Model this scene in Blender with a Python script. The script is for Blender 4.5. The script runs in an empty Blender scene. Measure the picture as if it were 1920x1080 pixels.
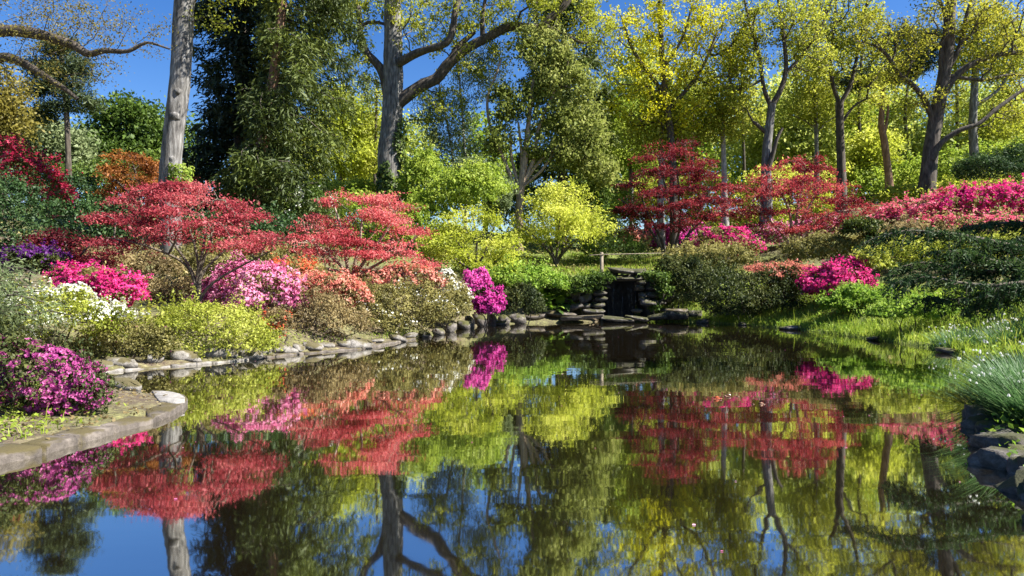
import bpy, math, random
import numpy as np
from mathutils import Vector

# ------------------------------------------------------------------ camera, sky, sun, exposure
sc = bpy.context.scene
F, CX, HY, H = 1280.0, 960.0, 532.0, 1.6          # focal length in photo pixels, centre column, horizon row, eye height
cam_d = bpy.data.cameras.new('camera'); cam = bpy.data.objects.new('camera', cam_d)
sc.collection.objects.link(cam); sc.camera = cam
cam.location = (0, 0, H); cam.rotation_euler = (math.radians(90), 0, 0)
cam_d.sensor_width = 36.0; cam_d.lens = F / 1920 * 36.0
cam_d.shift_y = -(540 - HY) / 1920
cam_d.clip_start = 0.1; cam_d.clip_end = 2000

SUN_AZ, SUN_EL = math.radians(103), math.radians(46)   # azimuth clockwise from the view direction (+Y): to the right, a little behind the camera
to_sun = Vector((math.sin(SUN_AZ) * math.cos(SUN_EL), math.cos(SUN_AZ) * math.cos(SUN_EL), math.sin(SUN_EL)))
w = bpy.data.worlds.new('World'); sc.world = w; w.use_nodes = True
nt = w.node_tree
sky = nt.nodes.new('ShaderNodeTexSky'); sky.sky_type = 'NISHITA'; sky.sun_disc = False
sky.sun_elevation = SUN_EL; sky.sun_rotation = SUN_AZ
sky.altitude = 300; sky.air_density = 1.0; sky.dust_density = 0.4; sky.ozone_density = 3.0
hs = nt.nodes.new('ShaderNodeHueSaturation'); hs.inputs['Hue'].default_value = 0.512; hs.inputs['Saturation'].default_value = 1.32; hs.inputs['Value'].default_value = 0.80
nt.links.new(sky.outputs[0], hs.inputs['Color'])
bg = nt.nodes['Background']; bg.inputs['Strength'].default_value = 0.075
nt.links.new(hs.outputs[0], bg.inputs['Color'])
sun_d = bpy.data.lights.new('sun', 'SUN'); sun_d.energy = 5.0; sun_d.angle = math.radians(0.5); sun_d.color = (1.0, 0.96, 0.90)
sun = bpy.data.objects.new('sun', sun_d); sc.collection.objects.link(sun)
sun.rotation_euler = (-to_sun).to_track_quat('-Z', 'Y').to_euler(); sun.location = (20, -20, 40)
sc.view_settings.view_transform = 'Standard'; sc.view_settings.look = 'None'
sc.view_settings.gamma = 1.0; sc.view_settings.use_curve_mapping = False
sc.view_settings.exposure = 1.6
cy = sc.cycles
cy.max_bounces = 6; cy.diffuse_bounces = 3; cy.glossy_bounces = 3; cy.transmission_bounces = 3; cy.transparent_max_bounces = 4
cy.use_denoising = True; cy.denoiser = 'OPENIMAGEDENOISE'; cy.denoising_prefilter = 'NONE'
cy.caustics_reflective = False; cy.caustics_refractive = False

R = np.random.default_rng(7)
col = sc.collection

# ------------------------------------------------------------------ small maths helpers
def P(x, y, d):
    return np.array([(x - CX) / F * d, d, H + (HY - y) / F * d])
def W(x, y):
    d = F * H / (y - HY)
    return ((x - CX) / F * d, d)
def unit(v):
    return v / np.maximum(np.linalg.norm(v, axis=-1, keepdims=True), 1e-9)
def wob(p, scale, seed, k=5):
    r = np.random.default_rng(seed); out = np.zeros(len(p))
    for i in range(k):
        f = unit(r.normal(size=3)) * scale * (1 + .5 * i); out += np.sin(p @ f + r.uniform(0, 6.3)) / (1 + .5 * i)
    return out / 1.7
def smooth(a, b, x):
    t = np.clip((x - a) / (b - a), 0, 1); return t * t * (3 - 2 * t)

# ------------------------------------------------------------------ object helpers
def mesh(name, V, Q, mat, parent=None, var=None, smooth_shade=False, kind=None, T=None):
    me = bpy.data.meshes.new(name); V = np.asarray(V, np.float32)
    faces = []; tot = 0
    Q = np.asarray(Q, np.int32).reshape(-1, 4) if Q is not None else np.zeros((0, 4), np.int32)
    T = np.asarray(T, np.int32).reshape(-1, 3) if T is not None else np.zeros((0, 3), np.int32)
    me.vertices.add(len(V)); me.vertices.foreach_set('co', V.ravel())
    loops = np.concatenate([Q.ravel(), T.ravel()]); me.loops.add(len(loops)); me.loops.foreach_set('vertex_index', loops)
    starts = np.concatenate([np.arange(len(Q)) * 4, len(Q) * 4 + np.arange(len(T)) * 3]).astype(np.int32)
    me.polygons.add(len(Q) + len(T)); me.polygons.foreach_set('loop_start', starts)
    if smooth_shade: me.polygons.foreach_set('use_smooth', np.ones(len(Q) + len(T), bool))
    me.update(calc_edges=True)
    if var is not None:
        a = me.attributes.new('var', 'FLOAT', 'POINT'); a.data.foreach_set('value', np.asarray(var, np.float32))
    me.materials.append(mat)
    return link(name, me, parent, kind)
def link(name, me, parent=None, kind=None):
    o = bpy.data.objects.new(name, me); col.objects.link(o)
    if parent is not None:
        o.parent = parent; o.matrix_parent_inverse = parent_inv(parent)
    if kind: o['kind'] = kind
    return o
INV = {}
def parent_inv(p):
    from mathutils import Matrix
    if p.name not in INV: INV[p.name] = Matrix.LocRotScale(p.location, p.rotation_euler, p.scale).inverted()
    return INV[p.name]
def thing(name, label, cat, loc, group=None):
    o = bpy.data.objects.new(name, None); col.objects.link(o); o.location = [float(v) for v in loc]; o.empty_display_size = .2
    o['label'] = label; o['category'] = cat
    if group: o['group'] = group
    return o

# ------------------------------------------------------------------ materials
def new_mat(name):
    m = bpy.data.materials.new(name); m.use_nodes = True; t = m.node_tree; t.nodes.clear()
    out = t.nodes.new('ShaderNodeOutputMaterial')
    return m, t, out
def ramp(t, stops):
    r = t.nodes.new('ShaderNodeValToRGB'); e = r.color_ramp.elements
    while len(e) < len(stops): e.new(.5)
    for i, (p, c) in enumerate(stops): e[i].position = p; e[i].color = (*c, 1)
    return r
def leaf_mat(name, c0, c1, c2, trans=.4, gloss=.02, rough=.6):
    m, t, out = new_mat(name)
    at = t.nodes.new('ShaderNodeAttribute'); at.attribute_name = 'var'
    r = ramp(t, [(0, c0), (.5, c1), (1, c2)]); t.links.new(at.outputs['Fac'], r.inputs[0])
    d = t.nodes.new('ShaderNodeBsdfDiffuse'); tr = t.nodes.new('ShaderNodeBsdfTranslucent'); g = t.nodes.new('ShaderNodeBsdfGlossy')
    g.inputs['Roughness'].default_value = rough
    m1 = t.nodes.new('ShaderNodeMixShader'); m1.inputs[0].default_value = trans
    m2 = t.nodes.new('ShaderNodeMixShader'); m2.inputs[0].default_value = gloss
    t.links.new(r.outputs[0], d.inputs[0]); t.links.new(r.outputs[0], tr.inputs[0])
    t.links.new(d.outputs[0], m1.inputs[1]); t.links.new(tr.outputs[0], m1.inputs[2])
    t.links.new(m1.outputs[0], m2.inputs[1]); t.links.new(g.outputs[0], m2.inputs[2]); t.links.new(m2.outputs[0], out.inputs[0])
    return m
def rock_mat(name, c0, c1, c2, scale=4., bump=.6, zs=1., rough=.9, moss=None, moss_amt=.5):
    m, t, out = new_mat(name)
    geo = t.nodes.new('ShaderNodeNewGeometry'); mp = t.nodes.new('ShaderNodeMapping'); mp.inputs['Scale'].default_value = (1, 1, zs)
    t.links.new(geo.outputs['Position'], mp.inputs[0])
    n = t.nodes.new('ShaderNodeTexNoise'); n.inputs['Scale'].default_value = scale; n.inputs['Detail'].default_value = 8; n.inputs['Roughness'].default_value = .65
    t.links.new(mp.outputs[0], n.inputs['Vector'])
    r = ramp(t, [(.3, c0), (.5, c1), (.7, c2)]); t.links.new(n.outputs['Fac'], r.inputs[0])
    colr = r.outputs[0]
    if moss:
        n2 = t.nodes.new('ShaderNodeTexNoise'); n2.inputs['Scale'].default_value = scale * .6; n2.inputs['Detail'].default_value = 6
        t.links.new(geo.outputs['Position'], n2.inputs['Vector'])
        sx = t.nodes.new('ShaderNodeSeparateXYZ'); t.links.new(geo.outputs['Normal'], sx.inputs[0])
        ad = t.nodes.new('ShaderNodeMath'); ad.operation = 'MULTIPLY_ADD'; ad.inputs[1].default_value = .25; t.links.new(sx.outputs[2], ad.inputs[0]); t.links.new(n2.outputs['Fac'], ad.inputs[2])
        mr = t.nodes.new('ShaderNodeMapRange'); mr.inputs[1].default_value = 1 - moss_amt - .06; mr.inputs[2].default_value = 1 - moss_amt + .08; t.links.new(ad.outputs[0], mr.inputs[0])
        mx = t.nodes.new('ShaderNodeMix'); mx.data_type = 'RGBA'; t.links.new(mr.outputs[0], mx.inputs[0]); t.links.new(colr, mx.inputs[6]); mx.inputs[7].default_value = (*moss, 1)
        colr = mx.outputs[2]
    b = t.nodes.new('ShaderNodeBump'); b.inputs['Strength'].default_value = bump; b.inputs['Distance'].default_value = .25 / scale
    t.links.new(n.outputs['Fac'], b.inputs['Height'])
    p = t.nodes.new('ShaderNodeBsdfPrincipled'); p.inputs['Roughness'].default_value = rough
    t.links.new(colr, p.inputs['Base Color']); t.links.new(b.outputs[0], p.inputs['Normal']); t.links.new(p.outputs[0], out.inputs[0])
    return m

M = {}
M['oak_bark'] = rock_mat('oak_bark', (.018, .017, .015), (.13, .122, .11), (.33, .32, .30), 10, 1.0, .16)
M['dark_bark'] = rock_mat('dark_bark', (.016, .012, .008), (.065, .05, .036), (.15, .125, .095), 9, 1.0, .22)
M['red_bark'] = rock_mat('red_bark', (.07, .035, .02), (.22, .12, .07), (.38, .24, .16), 8, 1.0, .25)
M['pale_bark'] = rock_mat('pale_bark', (.10, .09, .08), (.34, .31, .28), (.55, .52, .48), 8, .8, .3)
M['tan_bark'] = rock_mat('tan_bark', (.12, .08, .05), (.30, .22, .15), (.45, .36, .27), 9, .8, .3)
M['twig'] = rock_mat('twig', (.04, .03, .02), (.10, .08, .055), (.17, .14, .10), 14, .5, .4)
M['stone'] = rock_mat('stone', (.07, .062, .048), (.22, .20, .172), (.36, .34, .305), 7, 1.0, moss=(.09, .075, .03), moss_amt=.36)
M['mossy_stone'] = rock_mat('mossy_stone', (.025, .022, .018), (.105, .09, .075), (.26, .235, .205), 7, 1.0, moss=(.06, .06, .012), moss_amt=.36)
M['kerb'] = rock_mat('kerb', (.035, .028, .021), (.10, .083, .067), (.20, .17, .14), 6, 1.0, moss=(.07, .055, .018), moss_amt=.30)  # weathered stone, darkened in the colour to stand for shade on the near kerb
M['pale_kerb'] = rock_mat('pale_kerb', (.10, .09, .072), (.22, .20, .175), (.34, .32, .29), 6, .8, moss=(.10, .085, .035), moss_amt=.30)
M['sun_patch_cap'] = rock_mat('sun_patch_cap', (.13, .12, .10), (.25, .235, .21), (.34, .325, .30), 7, 1.0)  # paler colour stands for sunlight on the kerb tip
M['grotto_stone'] = rock_mat('grotto_stone', (.02, .017, .013), (.085, .073, .06), (.22, .20, .175), 7, 1.0, moss=(.045, .045, .012), moss_amt=.38)  # darker copy of the mossy stone, with overhang shade put into the colour
M['wet_shaded_rock'] = rock_mat('wet_shaded_rock', (.005, .005, .004), (.014, .013, .011), (.035, .032, .028), 4, 1.0, rough=.6)  # wet stone, blackened further to paint in the shade of the recess
M['wood'] = rock_mat('wood', (.12, .09, .06), (.22, .18, .12), (.34, .29, .21), 10, .5, .3)

L = {}
def lm(k, *a, **kw): L[k] = leaf_mat(k, *a, **kw)
lm('oak_olive', (.16, .19, .015), (.36, .39, .035), (.58, .57, .09), trans=.55)
lm('oak_brown', (.10, .09, .02), (.22, .19, .035), (.36, .30, .06), trans=.5)
lm('oak_yellow', (.34, .34, .01), (.56, .54, .015), (.74, .70, .04), trans=.55)
lm('oak_orange', (.18, .185, .015), (.38, .37, .035), (.60, .55, .08), trans=.55)
lm('lime', (.22, .27, .015), (.44, .49, .045), (.64, .64, .12), trans=.55)
lm('far_lime', (.22, .28, .04), (.46, .52, .10), (.68, .70, .24), trans=.55)
lm('lime_pale', (.30, .35, .03), (.54, .58, .07), (.72, .72, .16), trans=.55)
lm('spring', (.12, .20, .02), (.29, .39, .04), (.48, .55, .09), trans=.5)
lm('green', (.035, .07, .012), (.085, .145, .018), (.17, .23, .035), trans=.35)
lm('grey_green', (.07, .10, .04), (.17, .22, .09), (.30, .35, .16), trans=.4)
lm('gloss_green', (.09, .12, .02), (.25, .29, .06), (.44, .45, .14), trans=.4, gloss=.01, rough=.6)
lm('conifer', (.006, .014, .006), (.015, .032, .011), (.04, .065, .018), trans=.15, gloss=.03)
lm('conifer_light', (.025, .04, .008), (.075, .105, .016), (.16, .19, .03), trans=.25, gloss=.03)
lm('yew', (.012, .03, .009), (.03, .065, .018), (.085, .14, .035), trans=.3, gloss=.02)
lm('pine', (.018, .032, .014), (.045, .068, .025), (.09, .115, .04), trans=.2, gloss=.02)
lm('maple_red', (.15, .012, .02), (.44, .06, .078), (.70, .21, .20), trans=.5)
lm('maple_mid', (.09, .008, .013), (.30, .03, .04), (.52, .11, .10), trans=.5)
lm('maple_pink', (.25, .022, .032), (.58, .095, .105), (.78, .28, .25), trans=.5)
lm('maple_dark', (.05, .005, .009), (.17, .014, .024), (.34, .045, .05), trans=.5)
lm('maple_orange', (.13, .04, .012), (.28, .10, .02), (.40, .17, .04), trans=.4)
lm('salmon', (.40, .10, .07), (.60, .20, .14), (.72, .32, .22), trans=.45)
lm('az_olive', (.09, .09, .025), (.22, .20, .055), (.42, .37, .12), trans=.4)
lm('az_yellow', (.17, .21, .02), (.36, .40, .045), (.56, .57, .12), trans=.45)
lm('az_dark', (.015, .028, .008), (.05, .068, .015), (.12, .13, .03), trans=.3)
lm('az_brown', (.10, .07, .03), (.25, .19, .08), (.44, .34, .15), trans=.4)
lm('nettle', (.09, .18, .015), (.22, .36, .035), (.42, .54, .09), trans=.45)
lm('rhododendron', (.012, .035, .008), (.03, .075, .015), (.08, .14, .035), trans=.25, gloss=.03)
lm('ivy', (.03, .06, .012), (.08, .13, .02), (.16, .2, .03), trans=.3, gloss=.03)
lm('blade', (.03, .08, .025), (.08, .17, .05), (.22, .33, .13), trans=.35, gloss=.03)
lm('grass', (.12, .19, .015), (.28, .38, .035), (.50, .54, .10), trans=.5)
lm('fl_magenta', (.42, .02, .20), (.62, .05, .34), (.78, .16, .48), trans=.4, gloss=.02)
lm('fl_mauve', (.26, .03, .16), (.50, .08, .30), (.74, .25, .46), trans=.4, gloss=.02)
lm('fl_hot', (.46, .01, .12), (.70, .03, .22), (.82, .10, .34), trans=.4, gloss=.02)
lm('fl_pink', (.60, .10, .28), (.76, .24, .42), (.86, .48, .62), trans=.4, gloss=.02)
lm('fl_coral', (.55, .12, .08), (.74, .26, .19), (.84, .45, .33), trans=.4, gloss=.02)
lm('fl_orange', (.50, .06, .02), (.68, .13, .05), (.78, .26, .12), trans=.4, gloss=.02)
lm('fl_white', (.62, .62, .46), (.80, .80, .70), (.86, .85, .80), trans=.35, gloss=.02)
lm('fl_purple', (.06, .006, .10), (.12, .016, .18), (.22, .04, .28), trans=.4, gloss=.02)
lm('fl_red', (.30, .006, .035), (.48, .02, .07), (.64, .06, .13), trans=.4, gloss=.02)
lm('fl_rose', (.60, .05, .14), (.76, .13, .22), (.84, .26, .32), trans=.4, gloss=.02)

# ------------------------------------------------------------------ pond outline and terrain
OUT_PX = [(-250, 935), (-120, 902), (0, 873), (100, 848), (200, 818), (300, 790), (340, 772), (352, 758), (338, 746), (285, 740), (230, 733), (190, 722), (165, 712),
          (160, 706), (200, 699), (300, 690), (400, 682), (470, 675), (540, 667), (620, 660), (680, 655), (730, 646), (780, 636), (830, 627), (870, 617),
          (905, 612), (960, 608), (1060, 606), (1130, 604), (1220, 603), (1300, 605), (1380, 609), (1450, 615), (1530, 623), (1600, 633), (1680, 644),
          (1750, 656), (1800, 670), (1830, 690), (1850, 715), (1828, 770), (1818, 815), (1850, 880), (1920, 965), (2060, 1080)]
OUT = np.array([W(x, y) for x, y in OUT_PX] + [(3.4, 2.4), (0, 1.9), (-5.2, 2.6)])
def sdist(p):
    """signed distance to the pond outline: negative on the water"""
    p = np.atleast_2d(p)[:, :2]; A = OUT; B = np.roll(OUT, -1, 0)
    best = np.full(len(p), 1e9); inside = np.zeros(len(p), bool)
    for a, b in zip(A, B):
        ab = b - a; t = np.clip(((p - a) @ ab) / (ab @ ab), 0, 1)
        best = np.minimum(best, np.linalg.norm(p - a - t[:, None] * ab, axis=1))
        c = (a[1] > p[:, 1]) != (b[1] > p[:, 1])
        with np.errstate(divide='ignore', invalid='ignore'):
            xi = a[0] + (p[:, 1] - a[1]) / (b[1] - a[1] + 1e-12) * ab[0]
        inside ^= c & (p[:, 0] < xi)
    return np.where(inside, -best, best)
CP = [(370, 585, 16), (120, 580, 15), (20, 560, 20), (150, 490, 26), (60, 440, 30), (128, 380, 48), (320, 480, 25), (470, 450, 34), (560, 530, 22), (660, 545, 22),
      (730, 450, 43), (890, 522, 29.5), (1045, 502, 38.6), (1250, 496, 40), (1200, 506, 31.5), (1330, 470, 50), (1485, 482, 36), (1577, 400, 48), (1740, 385, 46),
      (1670, 385, 55), (1800, 450, 33), (1650, 560, 23), (1500, 540, 30), (1780, 590, 18), (1435, 425, 44), (970, 440, 46), (855, 425, 50), (1850, 560, 14),
      (1920, 520, 16), (2100, 420, 30), (-200, 540, 18), (-300, 420, 40), (1100, 470, 60), (600, 430, 60), (1500, 380, 70), (2000, 330, 60)]
CPW = np.array([P(*c) for c in CP] + [(-9, 7, .55), (-7, 9.5, .45), (9, 8, .9), (7, 3, .6), (-12, 12, .9), (0, -4, .2), (-14, -8, .6), (14, -8, .8),
                                      (-60, 100, 12), (60, 100, 14), (0, 110, 8), (-120, 220, 14), (0, 260, 12), (120, 220, 16), (-110, 20, 8), (110, 20, 12), (-100, -60, 3), (100, -60, 4)])
def _k(r): return np.where(r > 0, r * r * np.log(np.maximum(r, 1e-9)), 0)
_n = len(CPW); _A = np.zeros((_n + 3, _n + 3)); _XY = CPW[:, :2] / 20
_A[:_n, :_n] = _k(np.linalg.norm(_XY[:, None] - _XY[None], axis=2)) + np.eye(_n) * .05
_A[:_n, _n] = 1; _A[:_n, _n + 1:] = _XY; _A[_n:, :_n] = _A[:_n, _n:].T
_wt = np.linalg.solve(_A, np.concatenate([CPW[:, 2], [0, 0, 0]]))
CAVE = (3.75, 5.7, 27.0, 32.2)
def ground(p):
    p = np.atleast_2d(np.asarray(p, float))[:, :2]; q = p / 20
    z = np.zeros(len(p))
    for i in range(0, len(p), 20000):
        s = slice(i, i + 20000)
        z[s] = _k(np.linalg.norm(q[s][:, None] - _XY[None], axis=2)) @ _wt[:_n] + _wt[_n] + q[s] @ _wt[_n + 1:]
    z = np.clip(z, .25, 16)
    s = sdist(p)
    p3 = np.c_[p, np.zeros(len(p))]
    z = z + .06 * wob(p3, 1.3, 3) + .15 * wob(p3, .35, 4) * smooth(4, 12, s)
    top = .085 + (z - .085) * smooth(.45, 3.2, s)
    z = np.where(s > 0, .0 + top * smooth(0, .22, s) - .25 * (1 - smooth(0, .22, s)), -.25 - .5 * smooth(0, 1.5, -s))
    x0, x1, y0, y1 = CAVE
    cave = smooth(x0 - .15, x0 + .1, p[:, 0]) * (1 - smooth(x1 - .1, x1 + .15, p[:, 0])) * smooth(y0 - .2, y0, p[:, 1]) * (1 - smooth(y1 - .1, y1 + .15, p[:, 1]))
    return z * (1 - cave) - .3 * cave
def gz(x, y): return float(ground([(x, y)])[0])
def GP(px, d):
    x = (px - CX) / F * d; return np.array([x, d, gz(x, d)])

def axis(lo, hi, step, far_lo, far_hi):
    a = list(np.arange(lo, hi + 1e-6, step)); s = step
    while a[-1] < far_hi: s *= 1.18; a.append(a[-1] + s)
    s = step; pre = []; v = lo
    while v > far_lo: s *= 1.18; v -= s; pre.append(v)
    return np.array(pre[::-1] + a)
gx, gy = axis(-15, 16, .22, -600, 600), axis(2, 34, .22, -300, 900)
GX, GY = np.meshgrid(gx, gy); gp = np.c_[GX.ravel(), GY.ravel()]
gzv = ground(gp); s_ = sdist(gp)
nx, ny = len(gx), len(gy)
ii = np.arange((ny - 1) * (nx - 1)); a = ii // (nx - 1) * nx + ii % (nx - 1)
# how grassy the soil is (a kind-of-ground map): right bank, lawn above the waterfall, patches on the left bank
px_ = CX + gp[:, 0] / np.maximum(gp[:, 1], 1) * F
gr = np.where((gp[:, 0] > 5.5) & (gp[:, 1] > 5), 1., 0) * (1 - smooth(6, 9, s_)) + smooth(29, 31, gp[:, 1]) * np.where((gp[:, 0] > -2) & (gp[:, 0] < 12), .9, .35)
gr = np.clip(gr + .25 + .3 * wob(np.c_[gp, np.zeros(len(gp))], 1.1, 8), 0, 1)
mg, t, out = new_mat('soil_and_grass')
at = t.nodes.new('ShaderNodeAttribute'); at.attribute_name = 'var'
geo = t.nodes.new('ShaderNodeNewGeometry')
n1 = t.nodes.new('ShaderNodeTexNoise'); n1.inputs['Scale'].default_value = 9; n1.inputs['Detail'].default_value = 9; n1.inputs['Roughness'].default_value = .7
t.links.new(geo.outputs['Position'], n1.inputs['Vector'])
r1 = ramp(t, [(.3, (.035, .024, .015)), (.52, (.12, .085, .055)), (.72, (.30, .23, .16))]); r2 = ramp(t, [(.3, (.05, .08, .012)), (.55, (.14, .18, .025)), (.75, (.28, .28, .06))])
t.links.new(n1.outputs['Fac'], r1.inputs[0]); t.links.new(n1.outputs['Fac'], r2.inputs[0])
n3 = t.nodes.new('ShaderNodeMath'); n3.operation = 'ADD'; n3.inputs[1].default_value = -.5; t.links.new(n1.outputs['Fac'], n3.inputs[0])
n4 = t.nodes.new('ShaderNodeMath'); n4.operation = 'MULTIPLY_ADD'; n4.inputs[1].default_value = 1.6; n4.use_clamp = True; t.links.new(n3.outputs[0], n4.inputs[0]); t.links.new(at.outputs['Fac'], n4.inputs[2])
mx = t.nodes.new('ShaderNodeMix'); mx.data_type = 'RGBA'; t.links.new(n4.outputs[0], mx.inputs[0]); t.links.new(r1.outputs[0], mx.inputs[6]); t.links.new(r2.outputs[0], mx.inputs[7])
bm_ = t.nodes.new('ShaderNodeBump'); bm_.inputs['Strength'].default_value = .9; bm_.inputs['Distance'].default_value = .05; t.links.new(n1.outputs['Fac'], bm_.inputs['Height'])
pb = t.nodes.new('ShaderNodeBsdfPrincipled'); pb.inputs['Roughness'].default_value = .95
t.links.new(mx.outputs[2], pb.inputs['Base Color']); t.links.new(bm_.outputs[0], pb.inputs['Normal']); t.links.new(pb.outputs[0], out.inputs[0])
mesh('ground', np.c_[gp, gzv], np.c_[a, a + 1, a + nx + 1, a + nx], mg, var=gr, smooth_shade=True, kind='structure')

# ------------------------------------------------------------------ water
mw, t, out = new_mat('pond_water')
geo = t.nodes.new('ShaderNodeNewGeometry')
def wnoise(sx, sy, detail, scale):
    mp = t.nodes.new('ShaderNodeMapping'); mp.inputs['Scale'].default_value = (sx, sy, 1); t.links.new(geo.outputs['Position'], mp.inputs[0])
    n = t.nodes.new('ShaderNodeTexNoise'); n.inputs['Scale'].default_value = scale; n.inputs['Detail'].default_value = detail; t.links.new(mp.outputs[0], n.inputs['Vector']); return n
wa, wb, wc = wnoise(.5, 1.3, 1, 1.0), wnoise(.6, 1.8, 1, 2.6), wnoise(.25, .25, 2, 1.)
mk = t.nodes.new('ShaderNodeMapRange'); mk.inputs[1].default_value = .38; mk.inputs[2].default_value = .66; mk.inputs[3].default_value = .25; mk.inputs[4].default_value = 1.0
t.links.new(wc.outputs['Fac'], mk.inputs[0])
m1 = t.nodes.new('ShaderNodeMath'); m1.operation = 'MULTIPLY'; t.links.new(wb.outputs['Fac'], m1.inputs[0]); t.links.new(mk.outputs[0], m1.inputs[1])
m2 = t.nodes.new('ShaderNodeMath'); m2.operation = 'MULTIPLY_ADD'; m2.inputs[1].default_value = .28; t.links.new(m1.outputs[0], m2.inputs[0]); t.links.new(wa.outputs['Fac'], m2.inputs[2])
bw = t.nodes.new('ShaderNodeBump'); bw.inputs['Strength'].default_value = 1.0; bw.inputs['Distance'].default_value = .0024; t.links.new(m2.outputs[0], bw.inputs['Height'])
fr = t.nodes.new('ShaderNodeFresnel'); fr.inputs['IOR'].default_value = 1.33; t.links.new(bw.outputs[0], fr.inputs['Normal'])
fm = t.nodes.new('ShaderNodeMapRange'); fm.inputs[1].default_value = .02; fm.inputs[2].default_value = .55; fm.inputs[3].default_value = .76; fm.inputs[4].default_value = .86; t.links.new(fr.outputs[0], fm.inputs[0])
gl = t.nodes.new('ShaderNodeBsdfGlossy'); gl.inputs['Roughness'].default_value = .03; gl.inputs['Color'].default_value = (.90, .90, .86, 1); t.links.new(bw.outputs[0], gl.inputs['Normal'])
df = t.nodes.new('ShaderNodeBsdfDiffuse'); df.inputs['Color'].default_value = (.016, .012, .006, 1)
ms = t.nodes.new('ShaderNodeMixShader'); t.links.new(fm.outputs[0], ms.inputs[0]); t.links.new(df.outputs[0], ms.inputs[1]); t.links.new(gl.outputs[0], ms.inputs[2]); t.links.new(ms.outputs[0], out.inputs[0])
cen = OUT.mean(0)
mesh('water', [(-12, 1.2, 0), (13.5, 1.2, 0), (13.5, 31, 0), (-12, 31, 0)], [(0, 1, 2, 3)], mw, kind='structure')

# ------------------------------------------------------------------ foliage and branch builders
def tubes(paths, sides=6, amp=0., seed=0, ridge=0.):
    """paths: list of (points n x 3, radii n) -> one V, Q"""
    Vs, Qs, off = [], [], 0
    ang = np.linspace(0, 2 * np.pi, sides, endpoint=False); ca, sa = np.cos(ang), np.sin(ang)
    for pts, rad in paths:
        pts = np.asarray(pts, float); rad = np.asarray(rad, float); n = len(pts)
        if n < 2: continue
        tan = unit(np.gradient(pts, axis=0))
        ref = np.array([0, 1., 0]) if abs(tan[:, 1]).max() < .93 else np.array([1., 0, .3])
        u = unit(np.cross(tan, ref)); v = np.cross(tan, u)
        ring = pts[:, None] + rad[:, None, None] * (ca[None, :, None] * u[:, None] + sa[None, :, None] * v[:, None])
        if amp:
            flat = ring.reshape(-1, 3); k = amp * (wob(flat * [1, 1, .5], 2.2, seed) + .6 * wob(flat * [1, 1, .35], 7, seed + 1))
            if ridge: k = k + ridge * np.abs(wob(flat * [1, 1, .10], 13, seed + 2)) + .6 * ridge * wob(flat * [1, 1, .25], 24, seed + 3)
            ring = pts[:, None] + (ring - pts[:, None]) * (1 + k.reshape(n, sides, 1))
        Vs.append(ring.reshape(-1, 3))
        i = np.arange(n - 1)[:, None] * sides; j = np.arange(sides)[None]; j2 = (j + 1) % sides
        Qs.append((np.stack([i + j, i + j2, i + sides + j2, i + sides + j], -1)).reshape(-1, 4) + off); off += n * sides
    return np.concatenate(Vs), np.concatenate(Qs)
def spline(pts, step):
    """Catmull-Rom through points (n x k), resampled about every step metres"""
    pts = np.asarray(pts, float)
    if len(pts) == 2:
        n = max(2, int(np.linalg.norm(pts[1, :3] - pts[0, :3]) / step) + 1); tt = np.linspace(0, 1, n)[:, None]; return pts[0] * (1 - tt) + pts[1] * tt
    q = np.vstack([2 * pts[0] - pts[1], pts, 2 * pts[-1] - pts[-2]]); o = []
    for i in range(1, len(q) - 2):
        n = max(2, int(np.linalg.norm(q[i + 1, :3] - q[i, :3]) / step) + 1); tt = np.linspace(0, 1, n, endpoint=False)[:, None]
        o.append(.5 * (2 * q[i] + (q[i + 1] - q[i - 1]) * tt + (2 * q[i - 1] - 5 * q[i] + 4 * q[i + 1] - q[i + 2]) * tt ** 2 + (-q[i - 1] + 3 * q[i] - 3 * q[i + 1] + q[i + 2]) * tt ** 3))
    o.append(pts[-1:]); return np.vstack(o)
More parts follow.
